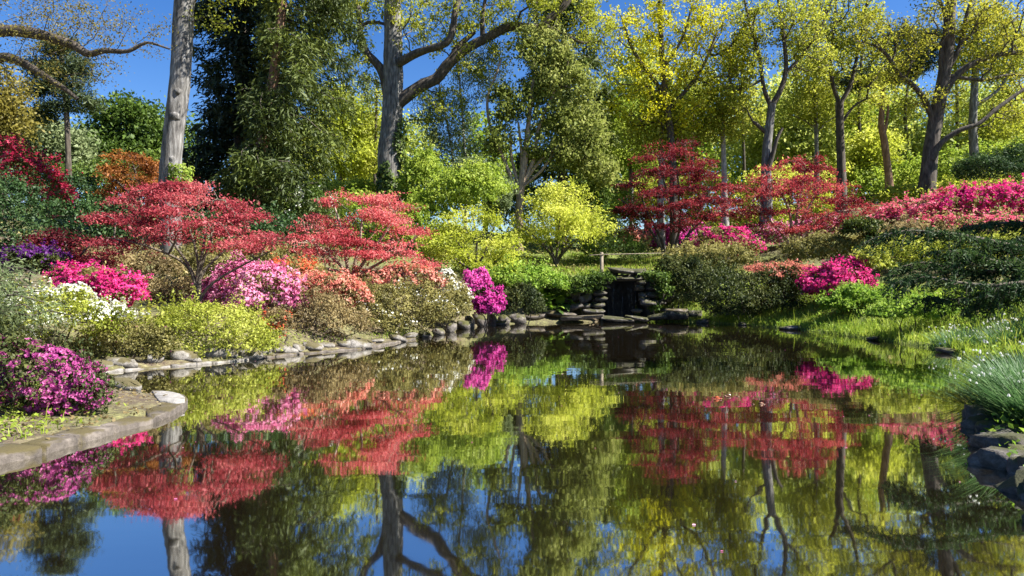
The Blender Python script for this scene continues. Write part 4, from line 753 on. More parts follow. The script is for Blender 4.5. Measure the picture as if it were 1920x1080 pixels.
# near yew with long boughs entering from the right edge
yw = thing('near_yew', 'dark yew with long drooping boughs reaching in from the photo edge', 'yew', (*GP(2150, 11.5)[:2], GP(2150, 11.5)[2]))
ytk = path_px(11.5, [(2150, 640), (2145, 400), (2150, 150), (2160, -150)], 60, 36, True)
V, Q = tubes([(ytk[:, :3], ytk[:, 3])], 12, .06, 3); mesh('trunk', V, Q, M['dark_bark'], yw, smooth_shade=True)
YB = [([(2145, 500), (2000, 480), (1920, 466, -.3), (1850, 450, -.5), (1780, 438, -.6), (1700, 433, -.6), (1640, 446, -.5)], 13, 2), ([(2145, 470), (2030, 480, .3), (1930, 500, .2), (1840, 510), (1790, 505), (1735, 492), (1690, 500)], 11, 2),
      ([(2145, 560), (2040, 540, -.8), (1930, 530, -1), (1860, 535, -1), (1800, 530, -1), (1740, 520, -.9), (1680, 530, -.9)], 11, 2), ([(2145, 480), (2050, 440, .8), (1960, 420, 1), (1880, 418, 1.2), (1810, 425, 1.2)], 10, 2),
      ([(2145, 500), (2040, 500, .9), (1940, 510, .9), (1860, 545, .8), (1800, 560, .8), (1740, 560, .8)], 9, 2),
      ([(2145, 430), (2040, 430, -.2), (1960, 440, -.2), (1890, 455, -.1), (1830, 475, 0), (1790, 490, 0)], 9, 2),
      ([(2145, 560), (2060, 520, -.4), (1960, 540, -.4), (1900, 548, -.5), (1860, 556, -.6), (1830, 570, -.6)], 9, 2), ([(2145, 540), (2060, 490, -.6), (1960, 486, -.6), (1880, 492, -.7), (1820, 475, -.7), (1760, 470, -.7)], 9, 2)]
Yp, Yd, ych = [], [], []
for pts, w0, w1 in YB:
    b = path_px(11, pts, w0, w1, step=.12); V, Q = tubes([(b[:, :3], b[:, 3])], 6, .05, 5); mesh('bough', V, Q, M['twig'], yw, smooth_shade=True)
    tan = unit(np.gradient(b[:, :3], axis=0)); k0 = int(len(b) * .25)
    for i in range(k0, len(b)):
        for s in (-1, 1, -1, 1):
            sd = unit(np.cross(tan[i], [0, 0, 1.]))[()] * s; Lt = R.uniform(.15, .55) * (1 - .25 * i / len(b)); dr = unit(tan[i] * R.uniform(.3, 1.0) + sd * R.uniform(.2, 1) + np.array([0, 0, R.uniform(-.7, .2)]))
            tt = np.linspace(0, 1, 6)[:, None]; q = b[i, :3] + dr * Lt * tt + np.array([0, 0, -1.]) * Lt * .35 * tt ** 2; ych.append((q, np.linspace(.006, .002, 6)))
            m = int(Lt * 100); f = R.uniform(.1, 1, m); Yp.append(b[i, :3] + dr * Lt * f[:, None] + np.array([0, 0, -1.]) * Lt * .35 * f[:, None] ** 2); Yd.append(np.repeat(dr[None], m, 0))
V, Q = tubes(ych, 3); mesh('branches', V, Q, M['twig'], yw, kind='stuff')
Yp, Yd = np.vstack(Yp), np.vstack(Yd)
if len(Yp) > 62000: kk = R.choice(len(Yp), 62000, False); Yp, Yd = Yp[kk], Yd[kk]
n = len(Yp); V, Q, vr = cards(Yp + R.normal(size=(n, 3)) * .03, R.normal(size=(n, 3)) + [0, 0, .8], 0.085, .24, clump_var(Yp, 3, 5), along=Yd + R.normal(size=(n, 3)) * .8 + [0, 0, -.3], fold=.05)
mesh('foliage', V, Q, L['yew'], yw, var=vr)
# upper boughs of the same yew, above the view: they shade the near bank and the kerb
ub, ud, uch = [], [], []
for i in range(26):
    z = R.uniform(3.6, 9.5); a_ = R.uniform(-.42 * np.pi, .42 * np.pi); Lb = (3.2 - (z - 3.6) * .35) * R.uniform(.6, 1.); dr = np.array([math.cos(a_), math.sin(a_), 0])
    tt = np.linspace(0, 1, 7)[:, None]; q = np.array([ytk[0, 0], ytk[0, 1], z]) + dr * Lb * tt + np.array([0, 0, -1.]) * Lb * .2 * tt ** 2; uch.append((q, np.linspace(.04, .008, 7)))
    f = np.sqrt(R.uniform(.03, 1, 240)); p = q[0] + (q[-1] - q[0]) * f[:, None] + np.cross(dr, [0, 0, 1.]) * R.normal(size=(240, 1)) * .35 + R.normal(size=(240, 3)) * .12; ub.append(p); ud.append(np.repeat(dr[None], 240, 0))
V, Q = tubes(uch, 4); mesh('branches', V, Q, M['twig'], yw, kind='stuff')
ub, ud = np.vstack(ub), np.vstack(ud); n = len(ub); V, Q, vr = cards(ub, R.normal(size=(n, 3)) + [0, 0, .8], .22, .3, clump_var(ub, 2, 5), along=ud + R.normal(size=(n, 3)) * .6); mesh('crown', V, Q, L['yew'], yw, var=vr)

# ------------------------------------------------------------------ foreground azalea with single blossoms
az = shrub('magenta_azalea', 'big mauve pink azalea on the near kerb point', 'azalea', 7.9, [(85, 712, 88, 62), (20, 690, 70, 60), (150, 738, 48, 38), (-40, 730, 80, 70), (110, 760, 55, 28)], L['az_dark'], 13000, 7, None, depth=.8, stems=60)
def blossom_mesh():
    V, Q = [], []
    for k in range(5):
        a_ = 2 * math.pi * k / 5; c, s = math.cos(a_), math.sin(a_); i = len(V)
        for (r, t_, z) in ((.06, 0, -.25), (.30, .20, .02), (.52, 0, .06), (.30, -.20, .02)): V.append((c * r - s * t_, s * r + c * t_, z))
        Q.append((i, i + 3, i + 2, i + 1))
    return np.array(V), np.array(Q)
BV, BQ = blossom_mesh()
Baz = PB(7.9, [(85, 712, 88, 62), (20, 690, 70, 60), (150, 738, 48, 38), (-40, 730, 80, 70), (110, 760, 55, 28)], .8)
p, nn = surf_pts(Baz, 5200, 777, .16, .04)
m_ = wob(p, 4.5, 786) * .6 + nn[:, 2] * .25 + R.normal(size=len(p)) * .3; k = m_ > np.quantile(m_, .40); p, nn = p[k], nn[k]
def face_mats(nn, roll):
    u = unit(np.cross(nn, R.normal(size=nn.shape))); v = np.cross(nn, u); return u, v
nn = unit(nn + R.normal(size=nn.shape) * .35 + [.1, -.15, .1]); u, v = face_mats(nn, 0); s = .062 * R.uniform(.8, 1.2, len(p)); pp = p + nn * .02
front = (nn[:, 1] < .1) & (pp[:, 0] / pp[:, 1] * F + CX > -5)
single = np.where(front)[0]; single = single[np.argsort(pp[single, 1])][:900]; single = R.choice(single, min(300, len(single)), False); rest = np.setdiff1d(np.arange(len(p)), single)
Vr = (pp[rest, None] + s[rest, None, None] * (BV[None, :, :1] * u[rest, None] + BV[None, :, 1:2] * v[rest, None] + BV[None, :, 2:] * nn[rest, None])).reshape(-1, 3)
Qr = (BQ[None] + (np.arange(len(rest)) * len(BV))[:, None, None]).reshape(-1, 4)
mesh('blossoms', Vr, Qr, L['fl_mauve'], az, var=np.repeat(np.clip(clump_var(pp[rest], 4, 3) + R.normal(size=len(rest)) * .15, 0, 1), len(BV)), kind='stuff')
b_me = []
for i in range(4):
    o = mesh('blossom', BV, BQ, L['fl_mauve'], az, var=np.full(len(BV), .25 + .18 * i)); b_me.append(o.data); bpy.data.objects.remove(o)
from mathutils import Matrix
def put(name, me, parent, c, ax, ay, az_, s):
    o = link(name, me, parent); mw_ = Matrix(((ax[0] * s, ay[0] * s, az_[0] * s, c[0]), (ax[1] * s, ay[1] * s, az_[1] * s, c[1]), (ax[2] * s, ay[2] * s, az_[2] * s, c[2]), (0, 0, 0, 1)))
    o.matrix_basis = mw_
    return o
for j in single: put('blossom', b_me[int(R.integers(0, 4))], az, pp[j], u[j], v[j], nn[j], float(s[j]))

# ------------------------------------------------------------------ stones, kerbs and the waterfall
def stone_mesh(seed, n=3):
    r = np.random.default_rng(seed); g1 = np.linspace(-1, 1, n); V = {}; Vl = []; Q = []
    def vid(p):
        key = tuple(np.round(p, 3))
        if key not in V: V[key] = len(Vl); Vl.append(p)
        return V[key]
    for ax_ in range(3):
        for sg in (-1, 1):
            for i in range(n - 1):
                for j in range(n - 1):
                    q = []
                    for (di, dj) in ((0, 0), (1, 0), (1, 1), (0, 1)):
                        p = np.zeros(3); p[ax_] = sg; p[(ax_ + 1) % 3] = g1[i + di]; p[(ax_ + 2) % 3] = g1[j + dj]; q.append(vid(p))
                    Q.append(q if sg > 0 else q[::-1])
    P_ = np.array(Vl); nrm = np.linalg.norm(P_, axis=1, keepdims=True)
    sph = P_ / nrm * 1.2; k = r.uniform(.05, .2); P_ = P_ * (1 - k) + sph * k
    P_ = P_ * (1 + .07 * wob(P_, 2.3, seed)[:, None])
    for i in range(9):                                   # random cleavage planes give flat facets and hard edges
        nv = unit(r.normal(size=3) * [1, 1, .7]); h = r.uniform(.62, .98); ex = np.maximum(P_ @ nv - h, 0); P_ = P_ - ex[:, None] * nv
    if n > 4: P_ = P_ * (1 + .05 * wob(P_, 5, seed + 3)[:, None] + .035 * wob(P_, 12, seed + 4)[:, None])
    P_ = P_ + r.normal(size=P_.shape) * (.03 if n < 5 else .012); P_[:, 0] += .12 * r.normal() * P_[:, 2]
    return P_ * .52, np.array(Q)
STM = {}
def stone_data(mat, k, n=3):
    k = (k, n)
    if (mat, k) not in STM:
        V, Q = stone_mesh(50 + k[0], n); o = mesh('stone', V, Q, M[mat]); STM[(mat, k)] = o.data; bpy.data.objects.remove(o)
    return STM[(mat, k)]
def stone(parent, c, size, rz, mat='stone', tilt=0., name='stone', n=3):
    from mathutils import Euler
    o = link(name, stone_data(mat, int(R.integers(0, 8)), n), parent); rot = Euler((R.normal() * .06 + tilt, R.normal() * .06, rz)).to_matrix().to_4x4()
    o.matrix_basis = Matrix.Translation([float(q) for q in c]) @ rot @ Matrix.Diagonal((*[float(q) for q in size], 1)); return o
def sweep_kerb(name, line, width, z0, z1, mat, parent, inward=0., slabs=1, gap=.028):
    """kerb slabs following a ground line; the face nearest the water is on the line"""
    ln = spline(np.c_[line, np.zeros(len(line))], .12); n = len(ln); tan = unit(np.gradient(ln, axis=0)); nor = np.c_[-tan[:, 1], tan[:, 0], np.zeros(n)]
    e = np.linspace(0, n - 1, slabs + 1).astype(int)
    for a_, b_ in zip(e[:-1], e[1:]):
        q, nr = ln[a_:b_ + 1].copy(), nor[a_:b_ + 1]; q[0] += tan[a_] * gap; q[-1] -= tan[b_] * gap; h = R.normal() * .008
        wv = width * (1 + .14 * wob(q, 2.5, 4)); zt = z1 + h + .008 * wob(q, 3, 6)
        prof = [(0, z0, 0), (.0, z1 - .03, 1), (.03, z1, 1), (.45, z1 + .004, 1), (.9, z1 - .002, 1), (1, z1 - .03, 1), (1, z0, 0)]; m = len(prof); V = []
        for i in range(len(q)):
            for (f, z, tp) in prof:
                V.append(q[i] + nr[i] * (f * wv[i] + (.02 * math.sin(q[i, 0] * 9 + q[i, 1] * 7) + .012 * math.sin(q[i, 0] * 31 + q[i, 1] * 23) if f < .1 else 0)) + [0, 0, z + (zt[i] - z1 if tp else 0)])
        i = np.arange(len(q) - 1)[:, None] * m; j = np.arange(m - 1)[None]; Q = np.stack([i + j, i + j + 1, i + m + j + 1, i + m + j], -1).reshape(-1, 4).tolist()
        k = (len(q) - 1) * m; T = []
        for s0, fl in ((0, 0), (k, 1)):
            for j in range(1, m - 1): T.append((s0, s0 + j + 1, s0 + j) if not fl else (s0, s0 + j, s0 + j + 1))
        mesh(name, V, Q, mat, parent, T=T, smooth_shade=False)
# near kerb: grey slabs darkened for shade, and a rounded end stone with a painted sunlit patch
near = np.array([W(x, y) for x, y in [(-250, 935), (-120, 902), (0, 873), (100, 848), (200, 818), (290, 793)]])
kb = thing('stone_kerb', 'grey curving stone kerb under the mauve pink azalea', 'kerb', (*near[2], .0))
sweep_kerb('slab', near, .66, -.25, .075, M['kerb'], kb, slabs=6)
ep = [W(x, y) for x, y in [(262, 770), (287, 794), (325, 779), (345, 766), (352, 757), (345, 750), (325, 745), (300, 741), (285, 741)]]
mid = np.array([W(292, 762)]); top = np.array(ep); V = []
cc = top.mean(0); N_ = len(top)
for z, sc_ in ((-.25, 1.0), (.052, 1.0), (.072, .985), (.078, .94)):
    for q in top: V.append((*(cc + (q - cc) * sc_), z))
V.append((*cc, .080)); Q = []; T = []
for r_ in range(3):
    for i in range(N_): Q.append((r_ * N_ + i, r_ * N_ + (i + 1) % N_, (r_ + 1) * N_ + (i + 1) % N_, (r_ + 1) * N_ + i))
for i in range(N_): T.append((3 * N_ + i, 3 * N_ + (i + 1) % N_, 4 * N_))
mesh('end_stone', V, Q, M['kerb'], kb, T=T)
cap = np.array([W(x, y + 9) for x, y in [(285, 737), (303, 736), (322, 738), (338, 742), (347, 749), (346, 757), (330, 760), (312, 757), (300, 757), (293, 750)]]); n_ = len(cap); cq = cap.mean(0)  # thin cap added as the sunlit patch on the end stone
V = [(*q, .070) for q in cap] + [(*q, .090) for q in cap] + [(*(cq + (q - cq) * .93), .098) for q in cap] + [(*cq, .101)]
Q = [(r_ * n_ + i, r_ * n_ + (i + 1) % n_, (r_ + 1) * n_ + (i + 1) % n_, (r_ + 1) * n_ + i) for r_ in range(2) for i in range(n_)]
mesh('sun_patch_cap', [V[i] for i in range(len(V))], [q[::-1] for q in Q], M['sun_patch_cap'], kb, T=[(2 * n_ + (i + 1) % n_, 2 * n_ + i, 3 * n_) for i in range(n_)])
stone(kb, (*W(236, 731), .08), (.5, .28, .2), .2, 'stone')
kb.children[-1]['label'] = 'sunlit pale stone at the inlet'
# low stone edging on the left bank: a pale kerb at the water and a course of single stones above it
lw = thing('stone_edging', 'low sunlit course of pale stones edging the left bank', 'edging', (*W(400, 682), 0))
lft = np.array([W(x, y) for x, y in [(160, 705), (200, 699), (300, 690), (400, 682), (470, 675)]]); sweep_kerb('kerb_slab', lft[::1] , .20, -.25, .03, M['pale_kerb'], lw, slabs=4)
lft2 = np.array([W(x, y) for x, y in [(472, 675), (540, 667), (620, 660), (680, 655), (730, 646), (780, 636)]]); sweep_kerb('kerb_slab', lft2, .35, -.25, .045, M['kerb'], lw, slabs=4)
SX = [(195, 692, 26, 14), (240, 688, 34, 16), (275, 684, 24, 12), (300, 681, 22, 14), (345, 672, 30, 18), (368, 668, 22, 15), (402, 666, 30, 20), (432, 665, 18, 14), (458, 660, 44, 22), (494, 657, 16, 11), (512, 657, 20, 12), (537, 652, 28, 15), (556, 652, 16, 13), (582, 651, 30, 15), (612, 648, 22, 12), (640, 647, 18, 11), (658, 649, 34, 15), (690, 645, 22, 10), (712, 643, 26, 9), (745, 637, 24, 8), (770, 632, 22, 8)]
for (x, y, w_, h_) in SX:
    dg = F * H / (np.interp(x, [p[0] for p in OUT_PX[13:25]], [p[1] for p in OUT_PX[13:25]]) - HY) + .38; c = np.array([(x - CX) / F * dg, dg, 0]); sz = w_ * dg / F * 1.38
    stone(lw, (c[0] + R.normal() * .05, c[1] + R.normal() * .06, .07 + h_ * dg / F * .3), (sz * R.uniform(.8, 1.3), max(.26, sz * .7), h_ * dg / F * R.uniform(.95, 1.5)), R.normal() * .25 + .25)
far_l = thing('rock_edging', 'dark broken rock edging below the magenta azalea', 'edging', (*W(880, 618), 0))
for (x, y, w_, h_, dy) in [(797, 628, 24, 12, .2), (822, 622, 26, 13, .2), (845, 616, 22, 16, .2), (868, 610, 24, 16, .2), (880, 603, 20, 18, .5), (900, 602, 22, 22, .4), (922, 600, 22, 20, .5), (945, 599, 26, 18, .5), (968, 598, 26, 16, .4), (935, 606, 24, 8, .1)]:
    dg = F * H / (np.interp(x, [p[0] for p in OUT_PX[20:30]], [p[1] for p in OUT_PX[20:30]]) - HY) + dy; c = P(x, y, dg)
    stone(far_l, (c[0], c[1], max(.05, c[2])), (w_ * dg / F * 1.15, .5, h_ * dg / F * 1.2), R.normal() * .3, 'mossy_stone')
# the waterfall grotto: wet back with the recess shade in its colour, stacked stones either side, capstones and flat aprons
wf = thing('waterfall_grotto', 'dark waterfall grotto of stacked stone at the head of the pool', 'waterfall', (4.7, 28.6, 0))
V = []; Q = []
def box(x0, x1, y0, y1, z0, z1, n=8, amp=.05, seed=1):
    u_ = np.linspace(0, 1, n); X, Z = np.meshgrid(u_, u_); p = np.c_[x0 + (x1 - x0) * X.ravel(), np.full(n * n, y0), z0 + (z1 - z0) * Z.ravel()]; p[:, 1] += amp * wob(p, 3, seed) + amp * .6 * wob(p, 8, seed + 1)
    b_ = p.copy(); b_[:, 1] = y1; i = np.arange((n - 1) * (n - 1)); a_ = i // (n - 1) * n + i % (n - 1); return np.vstack([p, b_]), np.vstack([np.c_[a_, a_ + 1, a_ + n + 1, a_ + n], np.c_[a_, a_ + n, a_ + n + 1, a_ + 1] + n * n])
V, Q = box(3.2, 6.2, 31.7, 32.3, -.4, 2.0, 14, .1, 4); mesh('wet_back_wall', V, Q, M['wet_shaded_rock'], wf)
def slab(name, x0, x1, y0, y1, z0, z1, mat):
    V = [(x, y, z) for z in (z0, z1) for x, y in ((x0, y0), (x1, y0), (x1, y1), (x0, y1))]; mesh(name, V, [(3, 2, 1, 0), (4, 5, 6, 7), (0, 1, 5, 4), (1, 2, 6, 5), (2, 3, 7, 6), (3, 0, 4, 7)], M[mat], wf)
slab('added_shade_roof', 3.3, 6.2, 29.45, 32.5, 1.80, 2.0, 'grotto_stone'); slab('side_slab', 3.35, 3.72, 29.3, 32.2, -.3, 1.79, 'wet_shaded_rock'); slab('side_slab', 5.74, 6.1, 29.3, 32.2, -.3, 1.79, 'wet_shaded_rock')  # roof slab added out of sight to keep sun off the back wall
mwf, t, out = new_mat('falling_water'); gls = t.nodes.new('ShaderNodeBsdfGlossy'); gls.inputs['Roughness'].default_value = .25; gls.inputs['Color'].default_value = (.5, .5, .5, 1); trp = t.nodes.new('ShaderNodeBsdfTransparent'); mxx = t.nodes.new('ShaderNodeMixShader'); mxx.inputs[0].default_value = .10
t.links.new(trp.outputs[0], mxx.inputs[1]); t.links.new(gls.outputs[0], mxx.inputs[2]); t.links.new(mxx.outputs[0], out.inputs[0])
for i in range(7):
    x = 4.15 + i * .2 + R.uniform(-.05, .05); zz = np.linspace(1.62, .02, 14); pth = np.c_[x + .02 * np.sin(zz * 5 + i), 29.3 - .25 * (1.62 - zz) ** .5 * .5 + 0 * zz, zz]; V, Q = tubes([(pth, R.uniform(.004, .008) * (1 + .3 * np.sin(zz * 9)))], 6); mesh('water_strand', V, Q, mwf, wf, smooth_shade=True)
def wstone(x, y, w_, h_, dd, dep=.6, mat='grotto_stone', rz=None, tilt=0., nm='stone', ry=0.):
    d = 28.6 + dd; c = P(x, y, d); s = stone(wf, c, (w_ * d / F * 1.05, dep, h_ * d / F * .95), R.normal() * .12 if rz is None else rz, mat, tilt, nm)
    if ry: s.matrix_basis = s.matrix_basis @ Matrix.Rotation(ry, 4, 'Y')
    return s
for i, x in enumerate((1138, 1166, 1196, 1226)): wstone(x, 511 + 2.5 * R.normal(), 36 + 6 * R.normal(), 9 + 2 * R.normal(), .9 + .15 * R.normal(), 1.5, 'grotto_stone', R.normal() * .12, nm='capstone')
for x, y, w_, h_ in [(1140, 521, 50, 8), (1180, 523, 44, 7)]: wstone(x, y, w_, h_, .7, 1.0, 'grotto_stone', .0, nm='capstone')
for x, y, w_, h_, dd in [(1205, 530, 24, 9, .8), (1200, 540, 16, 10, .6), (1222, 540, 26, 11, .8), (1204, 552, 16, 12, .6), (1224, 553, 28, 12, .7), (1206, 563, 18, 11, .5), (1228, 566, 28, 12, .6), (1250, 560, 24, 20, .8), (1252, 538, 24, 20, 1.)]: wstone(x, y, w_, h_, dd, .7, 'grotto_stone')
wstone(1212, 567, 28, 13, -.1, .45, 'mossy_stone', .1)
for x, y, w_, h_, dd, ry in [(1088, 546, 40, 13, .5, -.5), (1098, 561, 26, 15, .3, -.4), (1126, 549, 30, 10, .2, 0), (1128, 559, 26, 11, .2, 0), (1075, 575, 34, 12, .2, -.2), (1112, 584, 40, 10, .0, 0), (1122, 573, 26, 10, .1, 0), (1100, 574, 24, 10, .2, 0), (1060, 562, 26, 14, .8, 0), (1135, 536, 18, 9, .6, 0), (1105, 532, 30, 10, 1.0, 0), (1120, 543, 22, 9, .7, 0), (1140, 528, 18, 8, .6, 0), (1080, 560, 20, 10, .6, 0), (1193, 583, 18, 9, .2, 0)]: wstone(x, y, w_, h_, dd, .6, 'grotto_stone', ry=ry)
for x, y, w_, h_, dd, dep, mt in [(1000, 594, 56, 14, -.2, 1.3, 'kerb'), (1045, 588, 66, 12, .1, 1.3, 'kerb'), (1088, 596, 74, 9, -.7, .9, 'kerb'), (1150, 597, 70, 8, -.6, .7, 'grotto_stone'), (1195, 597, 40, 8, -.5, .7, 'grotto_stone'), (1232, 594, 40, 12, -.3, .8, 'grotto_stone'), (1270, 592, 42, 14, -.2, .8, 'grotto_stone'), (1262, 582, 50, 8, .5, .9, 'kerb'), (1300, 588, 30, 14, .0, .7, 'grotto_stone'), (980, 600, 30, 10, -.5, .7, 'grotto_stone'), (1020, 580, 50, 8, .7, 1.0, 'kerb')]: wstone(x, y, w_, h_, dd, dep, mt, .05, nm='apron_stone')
# right bank: mossy rocks by the near corner, a few stones along the grassy edge
rb = thing('rock_edging', 'mossy broken rocks edging the near right bank under the snowflake flowers', 'edging', (*W(1850, 880), 0))
for (x, y, d, sx, sy, sz, rz) in [(1828, 800, 7.9, .34, .5, .5, .2), (1846, 812, 7.5, .5, .5, .42, .5), (1870, 832, 7.1, .6, .55, .45, .3), (1840, 850, 6.8, .36, .5, .5, .4), (1868, 872, 6.5, .46, .6, .5, .5), (1910, 880, 6.3, .6, .6, .42, .2), (1885, 905, 5.9, .40, .6, .5, .6), (1925, 925, 5.6, .5, .6, .55, .5), (1915, 965, 5.2, .35, .5, .5, .6), (1965, 980, 5.1, .55, .6, .5, .4), (2000, 1050, 4.5, .5, .6, .5, .5), (1850, 780, 8.4, .5, .5, .45, .1)]:
    c = P(x, y, d); stone(rb, (c[0] + sx * .35, c[1], max(.0, c[2] - .16)), (sx * 1.0, sy * 1.1, sz * .62), rz + R.normal() * .3, 'grotto_stone', n=7)
    stone(rb, (c[0] + sx * .05 + R.normal() * .05, c[1] - .15, .02), (sx * .5, sy * .5, sz * .45), R.uniform(0, 3), 'mossy_stone', n=5)
re = thing('rock_edging', 'weathered stones half buried along the grassy right water edge', 'edging', (*W(1490, 618), 0))
for (x, w_, h_) in [(1318, 26, 8), (1392, 18, 5), (1488, 46, 7), (1640, 22, 5), (1775, 24, 8)]:
    y = np.interp(x, [p[0] for p in OUT_PX[30:38]], [p[1] for p in OUT_PX[30:38]]); dg = F * H / (y - HY) + .12; stone(re, ((x - CX) / F * dg, dg, .06), (w_ * dg / F, .45, h_ * dg / F * 1.3), R.normal() * .2, 'mossy_stone')

# ------------------------------------------------------------------ railing above the waterfall
def cyl(p0, p1, r, n=8):
    return tubes([(np.array([p0, (np.array(p0) + np.array(p1)) / 2, p1]), np.array([r, r, r]))], n)
rl = thing('wooden_railing', 'thin wooden railing with one square post above the waterfall', 'railing', (*P(1128, 510, 31.2)[:2], gz(*P(1128, 510, 31.2)[:2])))
pt = P(1128, 474, 31.2); g0 = gz(pt[0], pt[1]) - .15; V = []; hw = .075
for z in (g0, pt[2] - .01, pt[2] + .03):
    k = hw if z < pt[2] else hw * .6
    for a_, b_ in ((-k, -k), (k, -k), (k, k), (-k, k)): V.append((pt[0] + a_, pt[1] + b_, z))
Q = [(r_ * 4 + i, r_ * 4 + (i + 1) % 4, (r_ + 1) * 4 + (i + 1) % 4, (r_ + 1) * 4 + i) for r_ in range(2) for i in range(4)] + [(8, 9, 10, 11)]
mesh('post', V, Q, M['wood'], rl)
pr = P(1262, 474, 33.5); V, Q = tubes([(np.array([P(1105, 479, 31.2) - [0, .11, 0], pt - [0, .11, .08], P(1190, 476, 31.9) - [0, .11, 0], pr]), np.full(4, .017))], 8); mesh('rail', V, Q, M['wood'], rl, smooth_shade=True)
V = []; g1 = gz(pr[0], pr[1]) - .15
for z in (g1, pr[2] + .05):
    for a_, b_ in ((-.06, -.06), (.06, -.06), (.06, .06), (-.06, .06)): V.append((pr[0] + a_, pr[1] + b_ + .09, z))
mesh('post', V, [(i, (i + 1) % 4, 4 + (i + 1) % 4, 4 + i) for i in range(4)] + [(4, 5, 6, 7)], M['wood'], rl)

# ------------------------------------------------------------------ broad-leaved plants beside the waterfall, each leaf a piece
def broad_leaf():
    s = np.linspace(0, 1, 5); wv = np.array([.06, .42, .5, .32, .02]); V = []
    for i in range(5):
        z = .35 * s[i] - .55 * s[i] ** 2
        for k, f in ((-1, .10), (0, 0), (1, .10)): V.append((k * wv[i] * .5, s[i], z + f * wv[i]))
    Q = [(i * 3 + k, i * 3 + k + 1, i * 3 + k + 4, i * 3 + k + 3) for i in range(4) for k in range(2)]; return np.array(V), np.array(Q)
LV, LQ = broad_leaf(); bl = []
for i in range(3):
    o = mesh('leaf', LV, LQ, L['nettle' if i else 'green'], None, var=np.full(len(LV), .2 + .2 * i), smooth_shade=True); bl.append(o.data); bpy.data.objects.remove(o)
for (x, d, n, ln, lab) in [(1015, 28.9, 26, .8, 'broad leaved plant under the lime maple above the rock apron'), (1050, 29.2, 30, .85, 'broad leaved plant spilling toward the tilted grotto stones'), (1090, 29.8, 28, .75, 'broad leaved plant hanging over the grotto stones beside the capstones'), (1042, 28.5, 18, .5, 'lowest broad leaved plant just above the flat apron')]:
    g = GP(x, d); pl = thing('broad_leaved_plant', lab, 'plant', g, 'broad leaved plants by the waterfall')
    for i in range(n):
        a_ = R.uniform(0, 2 * np.pi); el = R.uniform(-.1, .9); ay = np.array([math.cos(a_) * math.cos(el), math.sin(a_) * math.cos(el), math.sin(el)]); ax = unit(np.cross(ay, [0, 0, 1.])); azz = np.cross(ax, ay)
        put('leaf', bl[int(R.integers(0, 3))], pl, g + [math.cos(a_) * .15, math.sin(a_) * .15, R.uniform(.02, .5)], ax, ay, azz, ln * R.uniform(.6, 1.1))

# ------------------------------------------------------------------ snowflake clumps (strap leaves, stems, nodding white bells)
def bell_mesh():
    V, Q = [], []
    for k in range(6):
        a0, a1 = 2 * math.pi * k / 6, 2 * math.pi * (k + 1) / 6; am = (a0 + a1) / 2; i = len(V)
        V += [(.12 * math.cos(am), .12 * math.sin(am), .5), (.5 * math.cos(a0), .5 * math.sin(a0), -.1), (.46 * math.cos(am), .46 * math.sin(am), -.55), (.5 * math.cos(a1), .5 * math.sin(a1), -.1)]; Q.append((i, i + 1, i + 2, i + 3))
    return np.array(V), np.array(Q)
EV, EQ = bell_mesh(); o = mesh('flower', EV, EQ, L['fl_white'], None, var=np.full(len(EV), .7)); bell = o.data; bpy.data.objects.remove(o)
def blades(n, c, rad, h, wdt, lean, bend=.6):
    """arching strap blades from a clump base; returns V, Q, var and tip points"""
    a_ = R.uniform(0, 2 * np.pi, n); r = rad * np.sqrt(R.uniform(0, 1, n)); b = np.c_[c[0] + r * np.cos(a_), c[1] + r * np.sin(a_), np.zeros(n)]; b[:, 2] = ground(b) - .03
    hh = h * R.uniform(.6, 1.15, n); dr = np.c_[np.cos(a_), np.sin(a_)] * (r / rad * .8 + .2)[:, None] + np.array(lean) + R.normal(size=(n, 2)) * .25
    V = np.empty((n, 10, 3)); sdv = np.c_[-dr[:, 1], dr[:, 0]]; sdv = sdv / np.maximum(np.linalg.norm(sdv, axis=1, keepdims=True), .01)
    for i, f in enumerate(np.linspace(0, 1, 5)):
        p = b + np.c_[dr * (hh * (.25 * f + bend * f * f))[:, None], hh * (f - .38 * bend * f * f * np.clip(np.linalg.norm(dr, axis=1), 0, 1.4))]; wv = wdt * (1 - f ** 2.2) + .001
        V[:, 2 * i] = p - np.c_[sdv * wv / 2, np.zeros(n)]; V[:, 2 * i + 1] = p + np.c_[sdv * wv / 2, np.zeros(n)]
    Q = np.array([(0, 1, 3, 2), (2, 3, 5, 4), (4, 5, 7, 6), (6, 7, 9, 8)]); Q = (Q[None] + (np.arange(n) * 10)[:, None, None]).reshape(-1, 4)
    return V.reshape(-1, 3), Q, np.repeat(np.clip(.45 + R.normal(size=n) * .25, 0, 1), 10), V[:, 8]
